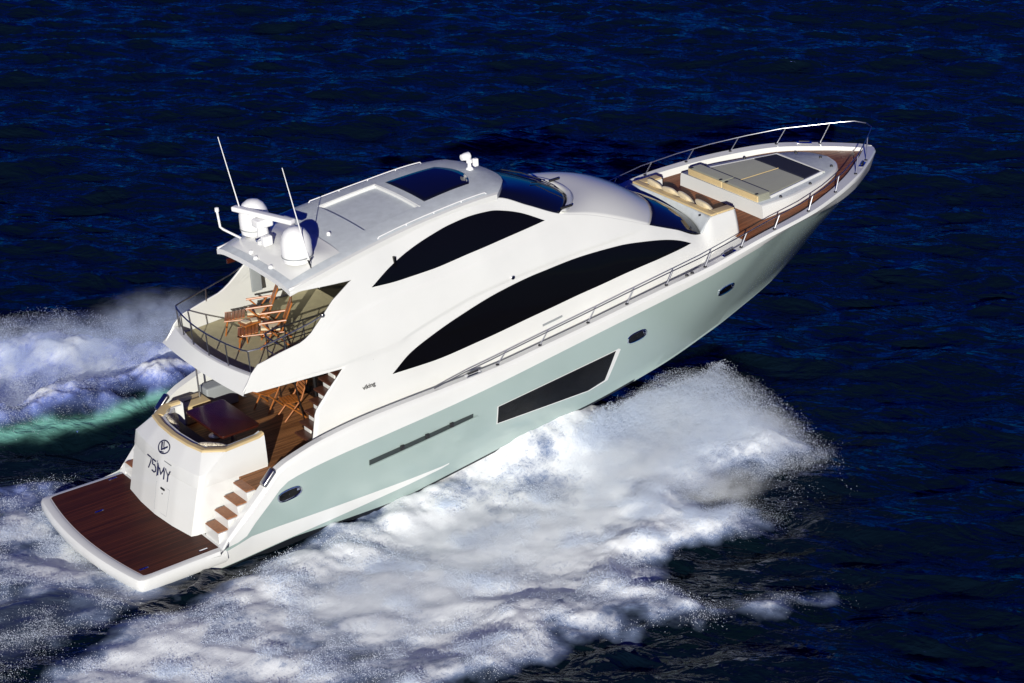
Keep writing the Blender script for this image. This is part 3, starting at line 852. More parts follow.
# inner liner of the port and starboard wings is the shell itself; rail round the aft deck
def rail(name, pts, r, m, parent): return MB().tube(pts, r, 8).build(name, m, parent)
aftc = lambda y: 3.72 - .25 * (1 - (y / 1.85) ** 2)
top = [(5.62, -1.93, 5.16), (5.3, -1.90, 5.06), (4.6, -1.86, 4.92), (3.95, -1.82, 4.80), (3.72, -1.74, 4.78)] + [(aftc(y), y, 4.78) for y in lin(-1.6, 1.6, 13)] + [(3.72, 1.74, 4.78), (3.95, 1.82, 4.80), (4.6, 1.86, 4.92), (5.3, 1.9, 5.06), (5.62, 1.93, 5.16)]
ar = rail('aft_rail', top, .019, M['darksteel'], yacht)
for y in (-1.74, -1.0, -.2, .6, 1.25, 1.74):
    xx = aftc(y) if abs(y) < 1.7 else 3.72
    MB().tube([(xx + .02, y, 4.20), (xx, y, 4.78)], .017, 6).build('stanchion', M['darksteel'], ar)
for s in (-1, 1):
    MB().tube([(4.6, s * 1.9, 4.58), (4.6, s * 1.86, 4.92)], .017, 6).build('stanchion', M['darksteel'], ar)
MB().lathe([(0, -.06), (.045, -.04), (.06, 0), (.045, .04), (0, .06)], (5.62, -1.93, 5.16), 12).build('rail_end', M['darksteel'], ar)
# guard round the stairwell
gp = [(6.55, -1.0, 4.72), (6.4, -1.0, 4.75), (4.75, -1.0, 4.75), (4.55, -1.05, 4.72), (4.5, -1.2, 4.72), (4.5, -1.75, 4.72)]
gr = rail('stair_guard', gp, .022, M['darksteel'], yacht)
MB().tube([(x, y, 4.38) for x, y, z in gp], .016, 6).build('guard_rail', M['darksteel'], gr)
for x in (4.6, 5.1, 5.6, 6.1):
    MB().tube([(x, -1.0, 3.96), (x, -1.0, 4.75)], .016, 6).build('stanchion', M['darksteel'], gr)
MB().prism([(4.7, -1.75), (6.5, -1.75), (6.5, -1.04), (4.7, -1.04)], 3.966, 3.975).build('stairwell_shade_panel', M['seatdark'], fly)  # dark panel painted in for the shade of the open stairwell
MB().box((5.9, 1.72, 4.9), (.28, .05, .75), bev=.02).build('fly_locker_door', M['greyvinyl'], yacht)
MB().box((5.35, 1.85, 5.45), (.22, .06, .12), bev=.01).build('courtesy_light', M['mahogany'], yacht)

# ---- bow rail
def rail_line(s):
    xs = [7.95, 8.3, 8.8, 9.6, 10.5, 11.5, 12.6, 13.7, 14.8, 16, 17.2, 18.4, 19.5, 20.5, 21.5, 22.4, 23.1, 23.7, 24.0]
    pts = []
    h = L([7.95, 9, 11, 14, 18.8, 21.4, 22.6, 24.05], [.02, .15, .24, .28, .31, .36, .46, .68])
    for x in xs:
        y = max(capy(x) - .14, .06)
        pts.append((x + .0, s * y, capz(x) + h(x)))
    return pts, h
for s in (-1, 1):
    pts, h = rail_line(s)
    if s > 0: pts = pts + [(24.12, 0.0, pts[-1][2])]
    else: pts = pts + [(24.12, 0.0, pts[-1][2])]
    br = rail('bow_rail', pts, .015, M['darksteel'] if s < 0 else M['steel'], yacht)  # starboard rail darker, port paler: reflected tone put into the steel colour
    xs_ = [p[0] for p in pts]; ys_ = [p[1] for p in pts]; zs_ = [p[2] for p in pts]
    for i, x in enumerate((9.75, 11.0, 12.45, 13.65, 14.9, 16.15, 17.35, 18.5, 19.8, 21.06, 22.26, 23.25)):
        xt = x + .22
        b0 = (x, s * (capy(x) - .13), capz(x) - .01)
        t0 = (xt, float(np.interp(xt, xs_, ys_)), float(np.interp(xt, xs_, zs_)))
        so = MB().tube([b0, t0], .017, 6).build('stanchion', M['steel'], br)
        MB().lathe([(.045, 0), (.045, .02), (.02, .035)], b0, 10).build('stanchion_foot', M['rubber'], so)

# gunwale fittings
def cap_pt(x, inset, s, dz=0): return (x, s * (capy(x) - inset), capz(x) + dz)
for s in (-1, 1):
    for x in (9.05, 16.95, 22.9):
        c = cap_pt(x, .14, s, .0)
        sl = math.atan2(capz(x + .1) - capz(x - .1), .2); yw = math.atan2(s * (capy(x + .1) - capy(x - .1)), .2)
        rm = (Matrix.Rotation(yw, 4, 'Z') @ Matrix.Rotation(-sl, 4, 'Y'))
        mb = MB()
        mb.box(Vector(c) + Vector((0, 0, .012)), (.42, .13, .02), rm, bev=.008)
        k = mb.build('mooring_cleat_plate', M['chrome'], yacht)
        mb = MB(); mb.box(Vector(c) + Vector((0, 0, .055)), (.30, .05, .03), rm, bev=.01); mb.build('mooring_cleat', M['rubber'], k)
    for x in (15.55, 15.72):
        MB().lathe([(.0, .03), (.04, .028), (.05, 0)], cap_pt(x, .12, s), 12).build('filler_cap', M['rubber'], yacht)
    # quarter fairlead, polished
    c = Vector(cap_pt(3.45, .12, s, -.02)); sl = math.atan2(capz(3.55) - capz(3.35), .2)
    rm = Matrix.Rotation(-sl, 4, 'Y')
    mb = MB(); mb.box(c, (.46, .22, .16), rm, bev=.05); k = mb.build('quarter_fairlead', M['darksteel'], yacht)
    mb = MB(); mb.box(c + Vector((0, 0, .085)), (.30, .07, .03), rm, bev=.01); mb.build('fairlead_horn', M['navyink'], k)

# ---- hull openings
def hull_frame(x, z):
    y = hull_y(x, z); e = .05
    tx = Vector((2 * e, -(hull_y(x + e, z) - hull_y(x - e, z)), 0)).normalized()
    tz = Vector((0, -(hull_y(x, z + e) - hull_y(x, z - e)), 2 * e)).normalized()
    return Vector((x, -y, z)), tx, tz, tx.cross(tz) * 1.0
def porthole(x, z, slope, s):
    c, tx, tz, nn = hull_frame(x, z)
    if nn.y > 0: nn = -nn
    a = (tx * math.cos(slope) + tz * math.sin(slope)); b = (tz * math.cos(slope) - tx * math.sin(slope))
    ring = [c + a * .30 * math.copysign(abs(math.cos(t)) ** .75, math.cos(t)) + b * .135 * math.copysign(abs(math.sin(t)) ** .75, math.sin(t)) for t in [k * 2 * math.pi / 32 for k in range(32)]]
    f = (lambda p: (p.x, p.y * (1 if s < 0 else -1), p.z))
    rim = MB().tube([f(p + nn * .006) for p in ring + ring[:1]], .022, 8, caps=False).build('porthole', M['chrome'], yacht)
    g = [[f(c + (p - c) * k + nn * (.004 + .0 * k)) for p in ring] for k in (1.0, .6, .02)]
    fixnormals(MB().grid(g, closed=True).build('porthole_glass', M['glass'], rim))
    e0 = c + a * .22 + b * .05 + nn * .02
    MB().box(f(e0), (.07, .03, .06), bev=.01).build('porthole_latch', M['chrome'], rim)
#HULLDETAIL
for s in (-1, 1):
    porthole(3.88, 1.46, .12, s); porthole(13.94, 2.35, .08, s); porthole(17.04, 2.62, .05, s)
# long louvre
for s in (-1, 1):
    lv = surf_panel('engine_room_vent', [(6.0, 1.50), (8.93, 1.78)], [(6.0, 1.63), (8.93, 1.885)], M['vent'], yacht, hull_y, .012, .03, n=30, nv=3, straight=True, side=s)
    g = [(x, s * (hull_y(x, 1.48 + (x - 6.05) * .097) + .03), 1.48 + (x - 6.05) * .097) for x in lin(6.0, 9.05, 20)]
    MB().tube(g, .022, 6).build('vent_lip', M['hull'], lv)
    for x in (6.9, 7.6, 8.3):
        z = 1.60 + (x - 6.05) * .09
        MB().box((x, s * (hull_y(x, z) + .02), z), (.10, .05, .12), bev=.01).build('vent_bracket', M['rubber'], lv)

# ---- aerials, radar, domes
def dome(x, y):
    z0 = pod_z(x, y) - .06
    d = MB().lathe([(.30, 0), (.33, .02), (.34, .08), (.355, .14), (.36, .32), (.355, .48), (.32, .62), (.25, .74), (.14, .82), (.0, .845)], (x, y, z0), 32).build('satellite_dome', M['plastic'], hardtop)
    MB().lathe([(.362, .135), (.366, .15), (.362, .165)], (x, y, z0), 32).build('dome_seam', M['greyvinyl'], d)
    return d
dome(5.60, -1.05); dome(5.72, 1.12)
rb = MB()
zp = pod_z(5.55, .4)
rb.tube([(5.55, .42, zp - .1), (5.55, .42, zp + .40)], [.17, .12], 12)
rb.box((5.56, .42, zp + .46), (.42, .34, .20), bev=.05)
radar = rb.build('radar_pedestal', M['plastic'], hardtop)
MB().box((5.60, .42, zp + .63), (1.88, .19, .12), Matrix.Rotation(R_(-72), 4, 'Z'), bev=.04).build('radar_scanner', M['plastic'], radar)
MB().box((5.42, .02, zp + .16), (.24, .18, .24), bev=.04).build('radar_camera', M['plastic'], radar)
MB().lathe([(0, -.09), (.05, -.08), (.06, .06), (0, .08)], (5.30, .16, zp + .18), 12, Matrix.Rotation(R_(90), 3, 'Y')).build('horn', M['chrome'], radar)
def whip(p0, p1, r=.016):
    a = MB().tube([p0, mixp(p0, p1, .12)], [.032, .026], 8).build('whip_antenna', M['plastic'], hardtop)
    MB().tube([mixp(p0, p1, .12), p1], [r, r * .6], 6).build('antenna_whip', M['plastic'], a)
whip((5.52, 1.2, 6.4), (5.06, 1.2, 8.82))
whip((5.72, -1.40, 6.25), (5.26, -1.4, 8.71))
h_ = MB().tube([(5.49, 1.40, 6.10), (5.02, 1.40, 6.47), (4.95, 1.40, 6.55), (4.915, 1.40, 6.95)], .028, 8).build('light_mast', M['plastic'], hardtop)
MB().lathe([(0, 0), (.05, .01), (.05, .1), (0, .12)], (4.915, 1.40, 6.94), 12).build('mast_light', M['plastic'], h_)
for x, y in ((5.2, .45), (5.12, .1), (5.12, -.6)):
    MB().lathe([(.055, 0), (.06, .04), (.04, .075), (0, .085)], (x, y, ht_z(x, y / 1.7) + .002), 14).build('roof_light', M['plastic'], hardtop)
MB().lathe([(.05, 0), (.05, .05), (.03, .08), (0, .085)], (6.75, -.55, ht_z(6.75, -.3)), 12).build('gps_antenna', M['plastic'], hardtop)
mb = MB().tube([(5.72, -1.44, 6.12), (5.69, -1.44, 6.32), (5.74, -1.46, 6.42)], .016, 6)
mb.tube([(5.69, -1.44, 6.24), (5.64, -1.46, 6.38)], .014, 6)
mb.build('antenna_cable', M['rubber'], hardtop)
# searchlight on the front of the hardtop
xs0 = 11.2
zs0 = ht_z(xs0, .1) - .01
sl_ = MB().lathe([(.10, 0), (.09, .04), (.05, .07), (.045, .15), (.075, .18), (.075, .26), (0, .27)], (xs0, .10, zs0), 16).build('searchlight', M['plastic'], hardtop)
MB().lathe([(0, -.13), (.075, -.12), (.095, -.04), (.105, .09), (.095, .105), (0, .105)], (xs0 - .06, .16, zs0 + .33), 16, Matrix.Rotation(R_(90), 3, 'Y')).build('searchlight_head', M['plastic'], sl_)
MB().box((xs0 + .09, -.04, zs0 + .20), (.12, .12, .20), bev=.03).build('searchlight_motor', M['plastic'], sl_)
# small side fittings
c = (10.79, -S(10.79, 4.65) - .01, 4.65)
MB().lathe([(.05, 0), (.05, .03), (0, .04)], c, 12, Matrix.Rotation(R_(90), 3, 'X')).build('side_light', M['chrome'], yacht)
surf_panel('side_vent', [(11.45, 3.22), (12.05, 3.29)], [(11.45, 3.27), (12.05, 3.34)], M['greyvinyl'], yacht, S, .012, .03, n=6, nv=3, straight=True)
nx, nz = 6.48, 3.21
tx_ = Vector((.2, -(S(nx + .1, nz) - S(nx - .1, nz)), .0)); tz_ = Vector((0, -(S(nx, nz + .1) - S(nx, nz - .1)), .2))
text_mesh('viking', .15, 'builder_lettering', M['rubber'], yacht, Vector((nx, -S(nx, nz) - .008, nz)), tx_ + Vector((0, 0, .015)), tz_, off=.002, depth=.004)

# hull window (pentagon) with a pale reveal
for s in (-1, 1):
    rv = surf_panel('hull_window', [(9.655, 1.315), (12.54, 1.225), (13.13, 1.33), (13.43, 2.14)], [(9.645, 1.825), (13.37, 2.19), (13.43, 2.15)], M['white'], yacht, hull_y, .006, .03, n=40, nv=5, straight=True, side=s)
    surf_panel('window_pane', [(9.68, 1.335), (12.5, 1.255), (13.02, 1.37), (13.27, 2.15)], [(9.66, 1.81), (13.27, 2.158)], M['glass'], rv, hull_y, .012, .03, n=40, nv=5, straight=True, side=s)

# ================================================================== LOOSE FURNITURE
tb = thing('cockpit_table', 'glossy dark mahogany table in the aft cockpit', 'table', (3.83, .20, 1.70))
def rrect(hx, hy, r, n=6):
    out = []
    for cx, cy, a0 in ((hx - r, hy - r, 0), (-hx + r, hy - r, 90), (-hx + r, -hy + r, 180), (hx - r, -hy + r, 270)):
        for i in range(n + 1):
            a = R_(a0 + 90 * i / n); out.append((cx + r * math.cos(a), cy + r * math.sin(a)))
    return out
MB().prism(rrect(.52, .92, .10), .60, .65, bev=.012).build('tabletop', M['mahogany'], tb)
for y in (-.45, .45):
    MB().lathe([(.18, 0), (.18, .02), (.06, .04), (.05, .58), (.12, .598)], (0, y, 0.002), 16).build('leg', M['steel'], tb)

def steamer_chair(label, loc, rz, group):
    t = thing('deck_chair', label, 'chair', loc, rz, group)
    W = M['chairwood']
    def slats(x0, x1, z0, z1, hw_, n, th=.022):
        mb = MB()
        ang = -math.atan2(z1 - z0, x1 - x0); ln = math.hypot(x1 - x0, z1 - z0) / n
        for i in range(n):
            f = (i + .5) / n
            mb.box((x0 + (x1 - x0) * f, 0, z0 + (z1 - z0) * f), (ln * .86, hw_ * 2, th), Matrix.Rotation(ang, 4, 'Y'), bev=.004)
        return mb
    slats(-.22, .28, .40, .44, .26, 6).build('seat', W, t)
    slats(-.24, -.52, .44, 1.10, .25, 8).build('backrest', W, t)
    slats(.32, .82, .43, .37, .24, 6).build('footrest', W, t)
    for s in (-1, 1):
        y = s * .29
        MB().tube([(-.36, y, .70), (.28, y, .66)], .028, 8).build('armrest', W, t)
        mb = MB(); mb.tube([(.30, y, .0), (-.22, y * .98, .68)], .021, 8); mb.build('leg', W, t)
        mb = MB(); mb.tube([(-.42, y, .0), (.22, y * 1.02, .66)], .021, 8); mb.build('leg', W, t)
        mb = MB(); mb.tube([(-.30, y * .92, .40), (.82, y * .92, .37)], .018, 8); mb.build('side_rail', W, t)
        mb = MB(); mb.tube([(.74, y * .92, .36), (.82, y * .92, .0)], .019, 8); mb.build('leg', W, t)
        mb = MB(); mb.tube([(-.23, y * .92, .42), (-.53, y * .92, 1.12)], .020, 8); mb.build('back_post', W, t)
    MB().box((.03, 0, .475), (.46, .48, .06), Matrix.Rotation(-.08, 4, 'Y'), bev=.025).build('cushion', M['cream'], t)
    mb = MB(); mb.tube([(.78, -.26, .18), (.78, .26, .18)], .015, 6); mb.build('stretcher', W, t)
    return t
steamer_chair('teak steamer chair on the upper aft deck, the farther one, beside the port bulwark', (5.42, .84, 3.967), R_(150), 'teak chairs on the upper aft deck')
steamer_chair('teak steamer chair on the upper aft deck, the nearer one, by the stair guard rail', (5.22, -.16, 3.967), R_(150), 'teak chairs on the upper aft deck')
st = thing('side_table', 'small teak side table between the two steamer chairs', 'table', (4.95, .42, 3.967))
MB().prism(rrect(.24, .17, .03), .44, .47, bev=.008).build('tabletop', M['chairwood'], st)
for x in (-.19, .19):
    for y in (-.13, .13): MB().tube([(x, y, 0), (x, y, .45)], .016, 6).build('leg', M['chairwood'], st)
for i, (x, y, a, lb) in enumerate(((-.10, .02, 12, 'cream folded napkin on the aft half of the teak side table'), (.11, -.02, -20, 'cream folded napkin on the forward half of the teak side table'))):
    nk = thing('napkin', lb, 'napkin', (4.95 + x, .42 + y, 3.967 + .471), R_(a))
    MB().box((0, 0, .016), (.15, .20, .03), bev=.012).build('folded_cloth', M['cream'], nk)

def folding_chair(label, loc, rz):
    t = thing('folding_chair', label, 'chair', loc, rz, 'teak chairs in the cockpit')
    W = M['chairwood']
    for i in range(6): pass
    mb = MB()
    for i in range(6): mb.box((-.19 + i * .075, 0, .45), (.062, .44, .02), bev=.004)
    mb.build('seat', W, t)
    mb = MB()
    for i in range(4): mb.box((-.27 - i * .03, 0, .62 + i * .085), (.018, .44, .07), Matrix.Rotation(-.25, 4, 'Y'), bev=.004)
    mb.build('backrest', W, t)
    for s in (-1, 1):
        MB().tube([(.26, s * .23, 0), (-.22, s * .23, .50), (-.40, s * .23, .96)], .02, 8).build('leg', W, t)
        MB().tube([(-.28, s * .25, 0), (.20, s * .25, .46)], .02, 8).build('leg', W, t)
    return t
folding_chair('teak folding chair in the cockpit shade, nearer the stair to the upper deck', (5.75, .35, 1.702), R_(170))
folding_chair('teak folding chair in the cockpit shade, nearer the port side of the yacht', (5.55, 1.15, 1.702), R_(200))

def cushion_mesh(hx, hy, hz, m, name, parent, e=.55, n=20):
    g = []
    for i in range(n + 1):
        ph = -math.pi / 2 + math.pi * i / n; r = []
        for k in range(28):
            th = 2 * math.pi * k / 28
            c = lambda a, p: math.copysign(abs(math.cos(a)) ** p, math.cos(a)); s_ = lambda a, p: math.copysign(abs(math.sin(a)) ** p, math.sin(a))
            r.append((hx * c(ph, .8) * c(th, e), hy * c(ph, .8) * s_(th, e), hz * s_(ph, 1.1)))
        g.append(r)
    return MB().grid(g, closed=True, flip=True).build(name, m, parent, smooth=80)
def pillow(label, loc, rz, tilt, m, grp, size=(.24, .28, .095), roll=0):
    t = thing('pillow', label, 'pillow', loc, 0, grp, extra=Matrix.Rotation(rz, 4, 'Z') @ Matrix.Rotation(tilt, 4, 'Y') @ Matrix.Rotation(roll, 4, 'X'))
    cushion_mesh(*size, m, 'cover', t)
    return t
G = 'cream pillows along the foredeck bench'
pillow('cream pillow on the foredeck bench, the one farthest to port', (17.60, 1.02, 4.30), R_(10), R_(52), M['cream'], G, roll=R_(12))
pillow('cream pillow on the foredeck bench, second from the port end', (17.62, .40, 4.29), R_(-12), R_(48), M['cream'], G, roll=R_(-10))
pillow('cream pillow on the foredeck bench, third from the port end', (17.60, -.26, 4.30), R_(8), R_(52), M['cream'], G, roll=R_(14))
pillow('cream pillow on the foredeck bench, nearest the starboard armrest', (17.61, -1.0, 4.30), R_(-6), R_(50), M['cream'], G, (.24, .31, .10))
G = 'patterned pillows on the cockpit settee'
pillow('leaf patterned pillow at the port corner of the cockpit settee, the upper one', (3.02, 1.22, 2.26), R_(-40), R_(60), M['pattern'], G, (.22, .22, .08))
pillow('leaf patterned pillow at the port corner of the cockpit settee, the lower one', (2.88, .88, 2.28), R_(-15), R_(60), M['pattern'], G, (.22, .24, .08))
pillow('leaf patterned pillow lying at the starboard corner of the cockpit settee', (2.95, -.98, 2.36), R_(40), R_(30), M['pattern'], G, (.18, .38, .08))

# ================================================================== SEA AND WAKE
rng = np.random.default_rng(11)
def hash2(ix, iy, seed):
    h = (ix.astype(np.int64) * 374761393 + iy.astype(np.int64) * 668265263 + seed * 1442695041) & 0x7fffffff
    h = ((h ^ (h >> 13)) * 1274126177) & 0x7fffffff
    return ((h ^ (h >> 16)) & 0xffff) / 65535.0
def vnoise(x, y, seed=0):
    ix = np.floor(x); iy = np.floor(y); fx = x - ix; fy = y - iy
    fx = fx * fx * fx * (fx * (fx * 6 - 15) + 10); fy = fy * fy * fy * (fy * (fy * 6 - 15) + 10)
    a = hash2(ix, iy, seed); b = hash2(ix + 1, iy, seed); c = hash2(ix, iy + 1, seed); d = hash2(ix + 1, iy + 1, seed)
    return a + (b - a) * fx + (c - a) * fy + (a - b - c + d) * fx * fy
def fbm(x, y, seed=0, octv=5, gain=.5, bil=False):
    s = 0; a = 1; tot = 0
    for o in range(octv):
        ca, sa = math.cos(o * 1.1 + seed), math.sin(o * 1.1 + seed)
        n_ = vnoise((x * ca - y * sa) * 2 ** o + 17.3 * o, (x * sa + y * ca) * 2 ** o - 9.1 * o, seed + o)
        if bil: n_ = 1 - np.abs(2 * n_ - 1)
        s = s + a * n_; tot += a; a *= gain
    return s / tot
# open-sea waves
WV = []
main = math.atan2(.80, .60)
for i in range(90):
    lam = .8 * (11 / .8) ** (rng.random() ** 1.4)
    th = main + rng.normal() * .45
    k = 2 * math.pi / lam
    amp = .0125 * lam ** .66 * (0.6 + .8 * rng.random())
    WV.append((k * math.cos(th), k * math.sin(th), rng.random() * 6.283, amp * .55))
def sea_h(x, y):
    gx = x + 1.2 * (fbm(x * .12, y * .12, 3, 3) - .5); gy = y + 1.2 * (fbm(x * .12, y * .12, 7, 3) - .5)
    h = np.zeros_like(x)
    for kx, ky, p, a in WV: h += a * np.sin(kx * gx + ky * gy + p)
    ca, sa = math.cos(main), math.sin(main)
    u = x * ca + y * sa; v = -x * sa + y * ca
    h += .135 * (fbm(u * .8 + .5 * fbm(x * .5, y * .5, 29, 2), v * .27, 21, 2, bil=True) - .6) * (.35 + 1.3 * fbm(x * .07, y * .07, 23, 3))
    return h

def grid_mesh(xs, ys, Z, name, mat_, attrs=None, keep=None):
    nx_, ny_ = len(xs), len(ys)
    X, Y = np.meshgrid(xs, ys, indexing='ij')
    co = np.stack([X, Y, Z], -1).reshape(-1, 3)
    idx = np.arange(nx_ * ny_).reshape(nx_, ny_)
    q = np.stack([idx[:-1, :-1], idx[1:, :-1], idx[1:, 1:], idx[:-1, 1:]], -1).reshape(-1, 4)
    if keep is not None:
        kq = keep.reshape(-1)[q].any(1); q = q[kq]
        used = np.zeros(len(co), bool); used[q] = True
        rem = np.cumsum(used) - 1; co = co[used]; q = rem[q]
        if attrs: attrs = {k: v.reshape(-1)[used] for k, v in attrs.items()}
    me = bpy.data.meshes.new(name)
    me.vertices.add(len(co)); me.vertices.foreach_set('co', co.astype(np.float32).ravel())
    me.loops.add(q.size); me.loops.foreach_set('vertex_index', q.astype(np.int32).ravel())
    me.polygons.add(len(q)); me.polygons.foreach_set('loop_start', np.arange(0, q.size, 4, dtype=np.int32))
    me.polygons.foreach_set('loop_total', np.full(len(q), 4, np.int32))
    me.update(calc_edges=True)
    me.polygons.foreach_set('use_smooth', np.ones(len(q), bool))
    if attrs:
        for k, v in attrs.items():
            at = me.attributes.new(k, 'FLOAT', 'POINT'); at.data.foreach_set('value', v.astype(np.float32).ravel())
    me.materials.append(mat_)
    o = bpy.data.objects.new(name, me); COL.objects.link(o)
    return o

def water_nodes(m, bump=.24):
    n = m.node_tree.nodes; l = m.node_tree.links; b = n['Principled BSDF']
    b.inputs['Base Color'].default_value = (.0018, .0058, .0120, 1)
    b.inputs['Roughness'].default_value = .06; b.inputs['IOR'].default_value = 1.333
    b.inputs['Specular IOR Level'].default_value = .42; b.inputs['Specular Tint'].default_value = (.20, .27, 1.0, 1)
    tc = n.new('ShaderNodeNewGeometry')
    def ns(scale, stretch, det, ang):
        vr = n.new('ShaderNodeVectorRotate'); vr.rotation_type = 'Z_AXIS'; vr.inputs['Angle'].default_value = ang; l.new(tc.outputs['Position'], vr.inputs[0])
        mp = n.new('ShaderNodeMapping'); mp.inputs['Scale'].default_value = (scale, scale * stretch, scale)
        l.new(vr.outputs[0], mp.inputs[0])
        t = n.new('ShaderNodeTexNoise'); t.inputs['Scale'].default_value = 1; t.inputs['Detail'].default_value = det; t.inputs['Roughness'].default_value = .5; t.inputs['Distortion'].default_value = .7
        l.new(mp.outputs[0], t.inputs['Vector']); return t
    a = ns(1.7, .42, 3, -main + .2); c = ns(4.6, .42, 3, -main - .3)
    mx = n.new('ShaderNodeMath'); mx.operation = 'MULTIPLY_ADD'; mx.inputs[1].default_value = .22
    l.new(c.outputs['Fac'], mx.inputs[0]); l.new(a.outputs['Fac'], mx.inputs[2])
    bp = n.new('ShaderNodeBump'); bp.inputs['Strength'].default_value = 1.0; bp.inputs['Distance'].default_value = bump
    l.new(mx.outputs[0], bp.inputs['Height']); l.new(bp.outputs[0], b.inputs['Normal'])
    return n, l, b, bp
m_sea = bpy.data.materials.new('sea_water'); m_sea.use_nodes = True; water_nodes(m_sea)

# wake outlines on the water (metres; x forward, y to port)
stb = [(13.0, -1.0), (16.0, -2.0), (17.0, -3.3), (17.5, -5.2), (16.4, -6.3), (15.2, -6.5), (14.2, -6.2), (13.0, -6.4), (14.2, -7.5), (12.8, -8.2), (11.2, -7.9), (10.4, -8.2), (9.4, -8.9), (9.8, -9.9), (10.8, -10.9), (12.4, -11.75), (10.8, -11.75), (9.0, -11.5), (7.5, -10.8), (6.3, -9.8), (5.2, -10.5), (3.5, -10.8), (-2, -10.5), (-9, -11.5), (-9.5, -7.0), (-3.2, -4.7), (-.8, -3.9), (1.9, -3.4), (4.6, -2.3), (9, -1.0)]
prt = [(13.0, 1.0), (14.0, 3.0), (12.0, 6.0), (8.8, 8.8), (6.4, 10.3), (5.0, 11.1), (3.2, 11.9), (-.5, 13.2), (-5, 15.3), (-9, 16.5), (-9, 9.5), (-2, 7.2), (.4, 6.6), (2.2, 6.2), (4.2, 6.2), (6.0, 5.6), (8.5, 3.5), (9, 1.0)]
wsh = [(1.5, 2.3), (1.3, 3.4), (.4, 4.3), (-1, 4.9), (-4, 5.4), (-9, 6.5), (-9, -7.0), (-5, -5.0), (-3, -4.2), (-1.0, -3.6), (.6, -3.0), (1.4, -2.3)]
def sdf(poly, x, y):
    d = np.full(x.shape, 1e9); ins = np.zeros(x.shape, bool); n_ = len(poly)
    for i in range(n_):
        ax, ay = poly[i]; bx, by = poly[(i + 1) % n_]
        ex, ey = bx - ax, by - ay; wx, wy = x - ax, y - ay
        t = np.clip((wx * ex + wy * ey) / (ex * ex + ey * ey), 0, 1)
        d = np.minimum(d, (wx - ex * t) ** 2 + (wy - ey * t) ** 2)
        c1 = (ay <= y) != (by <= y)
        xx = ax + (y - ay) / (by - ay + 1e-12) * ex
        ins ^= c1 & (x < xx)
    return np.sqrt(d) * np.where(ins, 1, -1)
def ss(a, b, x):
    t = np.clip((x - a) / (b - a), 0, 1); return t * t * (3 - 2 * t)
ch_x = np.linspace(.6, 21.6, 60); ch_w = np.array([[(BOAT @ Vector((a, 0, chz(a)))).z, chy(a)] for a in ch_x]); ch_wx = np.array([(BOAT @ Vector((a, 0, chz(a)))).x for a in ch_x])

def wake_fields(x, y):
    wx = x + .9 * (fbm(x * .7, y * .7, 5, 4) - .5); wy = y + .9 * (fbm(x * .7, y * .7, 9, 4) - .5)
    ds, dp, dw = sdf(stb, wx, wy), sdf(prt, wx, wy), sdf(wsh, wx, wy)
    base = sea_h(x, y) * .6
    fl = fbm(x * .9, y * .9, 31, 6, .55)             # large lumps
    fb = fbm(x * 1.6, y * 1.6, 41, 6, .6, bil=True)
    streak = fbm(x * .45 - y * .10, y * 2.0 + x * .30, 51, 5, .55)
    hull_h = np.interp(x, ch_wx, ch_w[:, 0]) - .05; hull_w = np.interp(x, ch_wx, ch_w[:, 1])
    dist = np.maximum(np.abs(y) - hull_w, 0)
    run = ss(3, 8, x) * (1 - ss(11.6, 14.2, x))
    side = np.where(y < 0, ss(-.2, .8, ds), ss(-.2, .8, dp))
    hull_h = hull_h - np.interp(x, [0, 3, 8, 11, 13], [.2, .28, .26, .16, .12])
    h = base + run * np.maximum(hull_h, 0) * np.exp(-(dist / 1.9) ** 1.4) * side
    # outer roll of the thrown water
    def roll(d, sgn_): 
        k = np.exp(-((d - 1.0) / .9) ** 2); return k
    h = h + .30 * roll(ds, -1) * (.5 + fl) * ss(-2, 6, x) + 0.75 * roll(dp, 1) * ss(-8, 0, x) * (.5 + fl)
    pl = np.exp(-(((x - 15.2) * .55 + (y + 4.2) * .35) / 1.2) ** 2) * ss(0, 1.3, ds) * (y < 0) * ss(11, 14.5, x)
    h = h + .30 * pl
    inside = np.maximum(np.maximum(ds, dp), dw)
    body = ss(-.25, .7, inside)
    h = h + body * (.05 * (fb - .55) + .11 * (fl - .5))
    # trough behind the stern
    h = h - .35 * np.exp(-(((x - .0) / 2.2) ** 2 + (y / 2.8) ** 2))
    # foam coverage
    edge_s = ss(-.35, .9, ds + 1.1 * (fl - .5)); edge_p = ss(-.3, 1.2, dp + 1.1 * (fl - .5)); edge_w = ss(-.4, 1.0, dw + 1.3 * (fl - .5))
    inner = np.exp(-(dist / 1.1) ** 2) * ss(-2, 2, x) * (1 - ss(10, 13, x))
    big = fbm(x * .42 + 4, y * .55 - 2, 61, 4, .5)
    arcs = fbm((x * .35 + y * .5) * 1.6, (y * .35 - x * .12) * .5, 57, 4, .5)
    fs = edge_s * np.clip(.76 + 1.25 * (fl - .47) + 1.1 * (big - .5) + .55 * (streak - .5) + .4 * (arcs - .5) - .16 * inner, .18, 1)
    fp = edge_p * np.clip(.46 + 1.3 * (fl - .46) + .9 * (big - .5) + .4 * (streak - .5), .24, 1)
    fw = edge_w * np.clip((.50 + 1.5 * (fl - .48) + .9 * (big - .5) + .5 * (streak - .5)) * (.45 + .55 * ss(-2.6, -.8, y + .12 * x)), .16, 1)
    foam = np.maximum(np.maximum(fs, fp), fw)
    teal = np.clip(np.exp(-((dp - .12) / .16) ** 2) * .75 * (y > 0) * (y < 9.5) * ss(-6, 2, x), 0, 1)  # aerated teal; light through the wave edge is put into this band's colour
    return h, foam, teal, inside, (ds, dp, dw), fl, dist

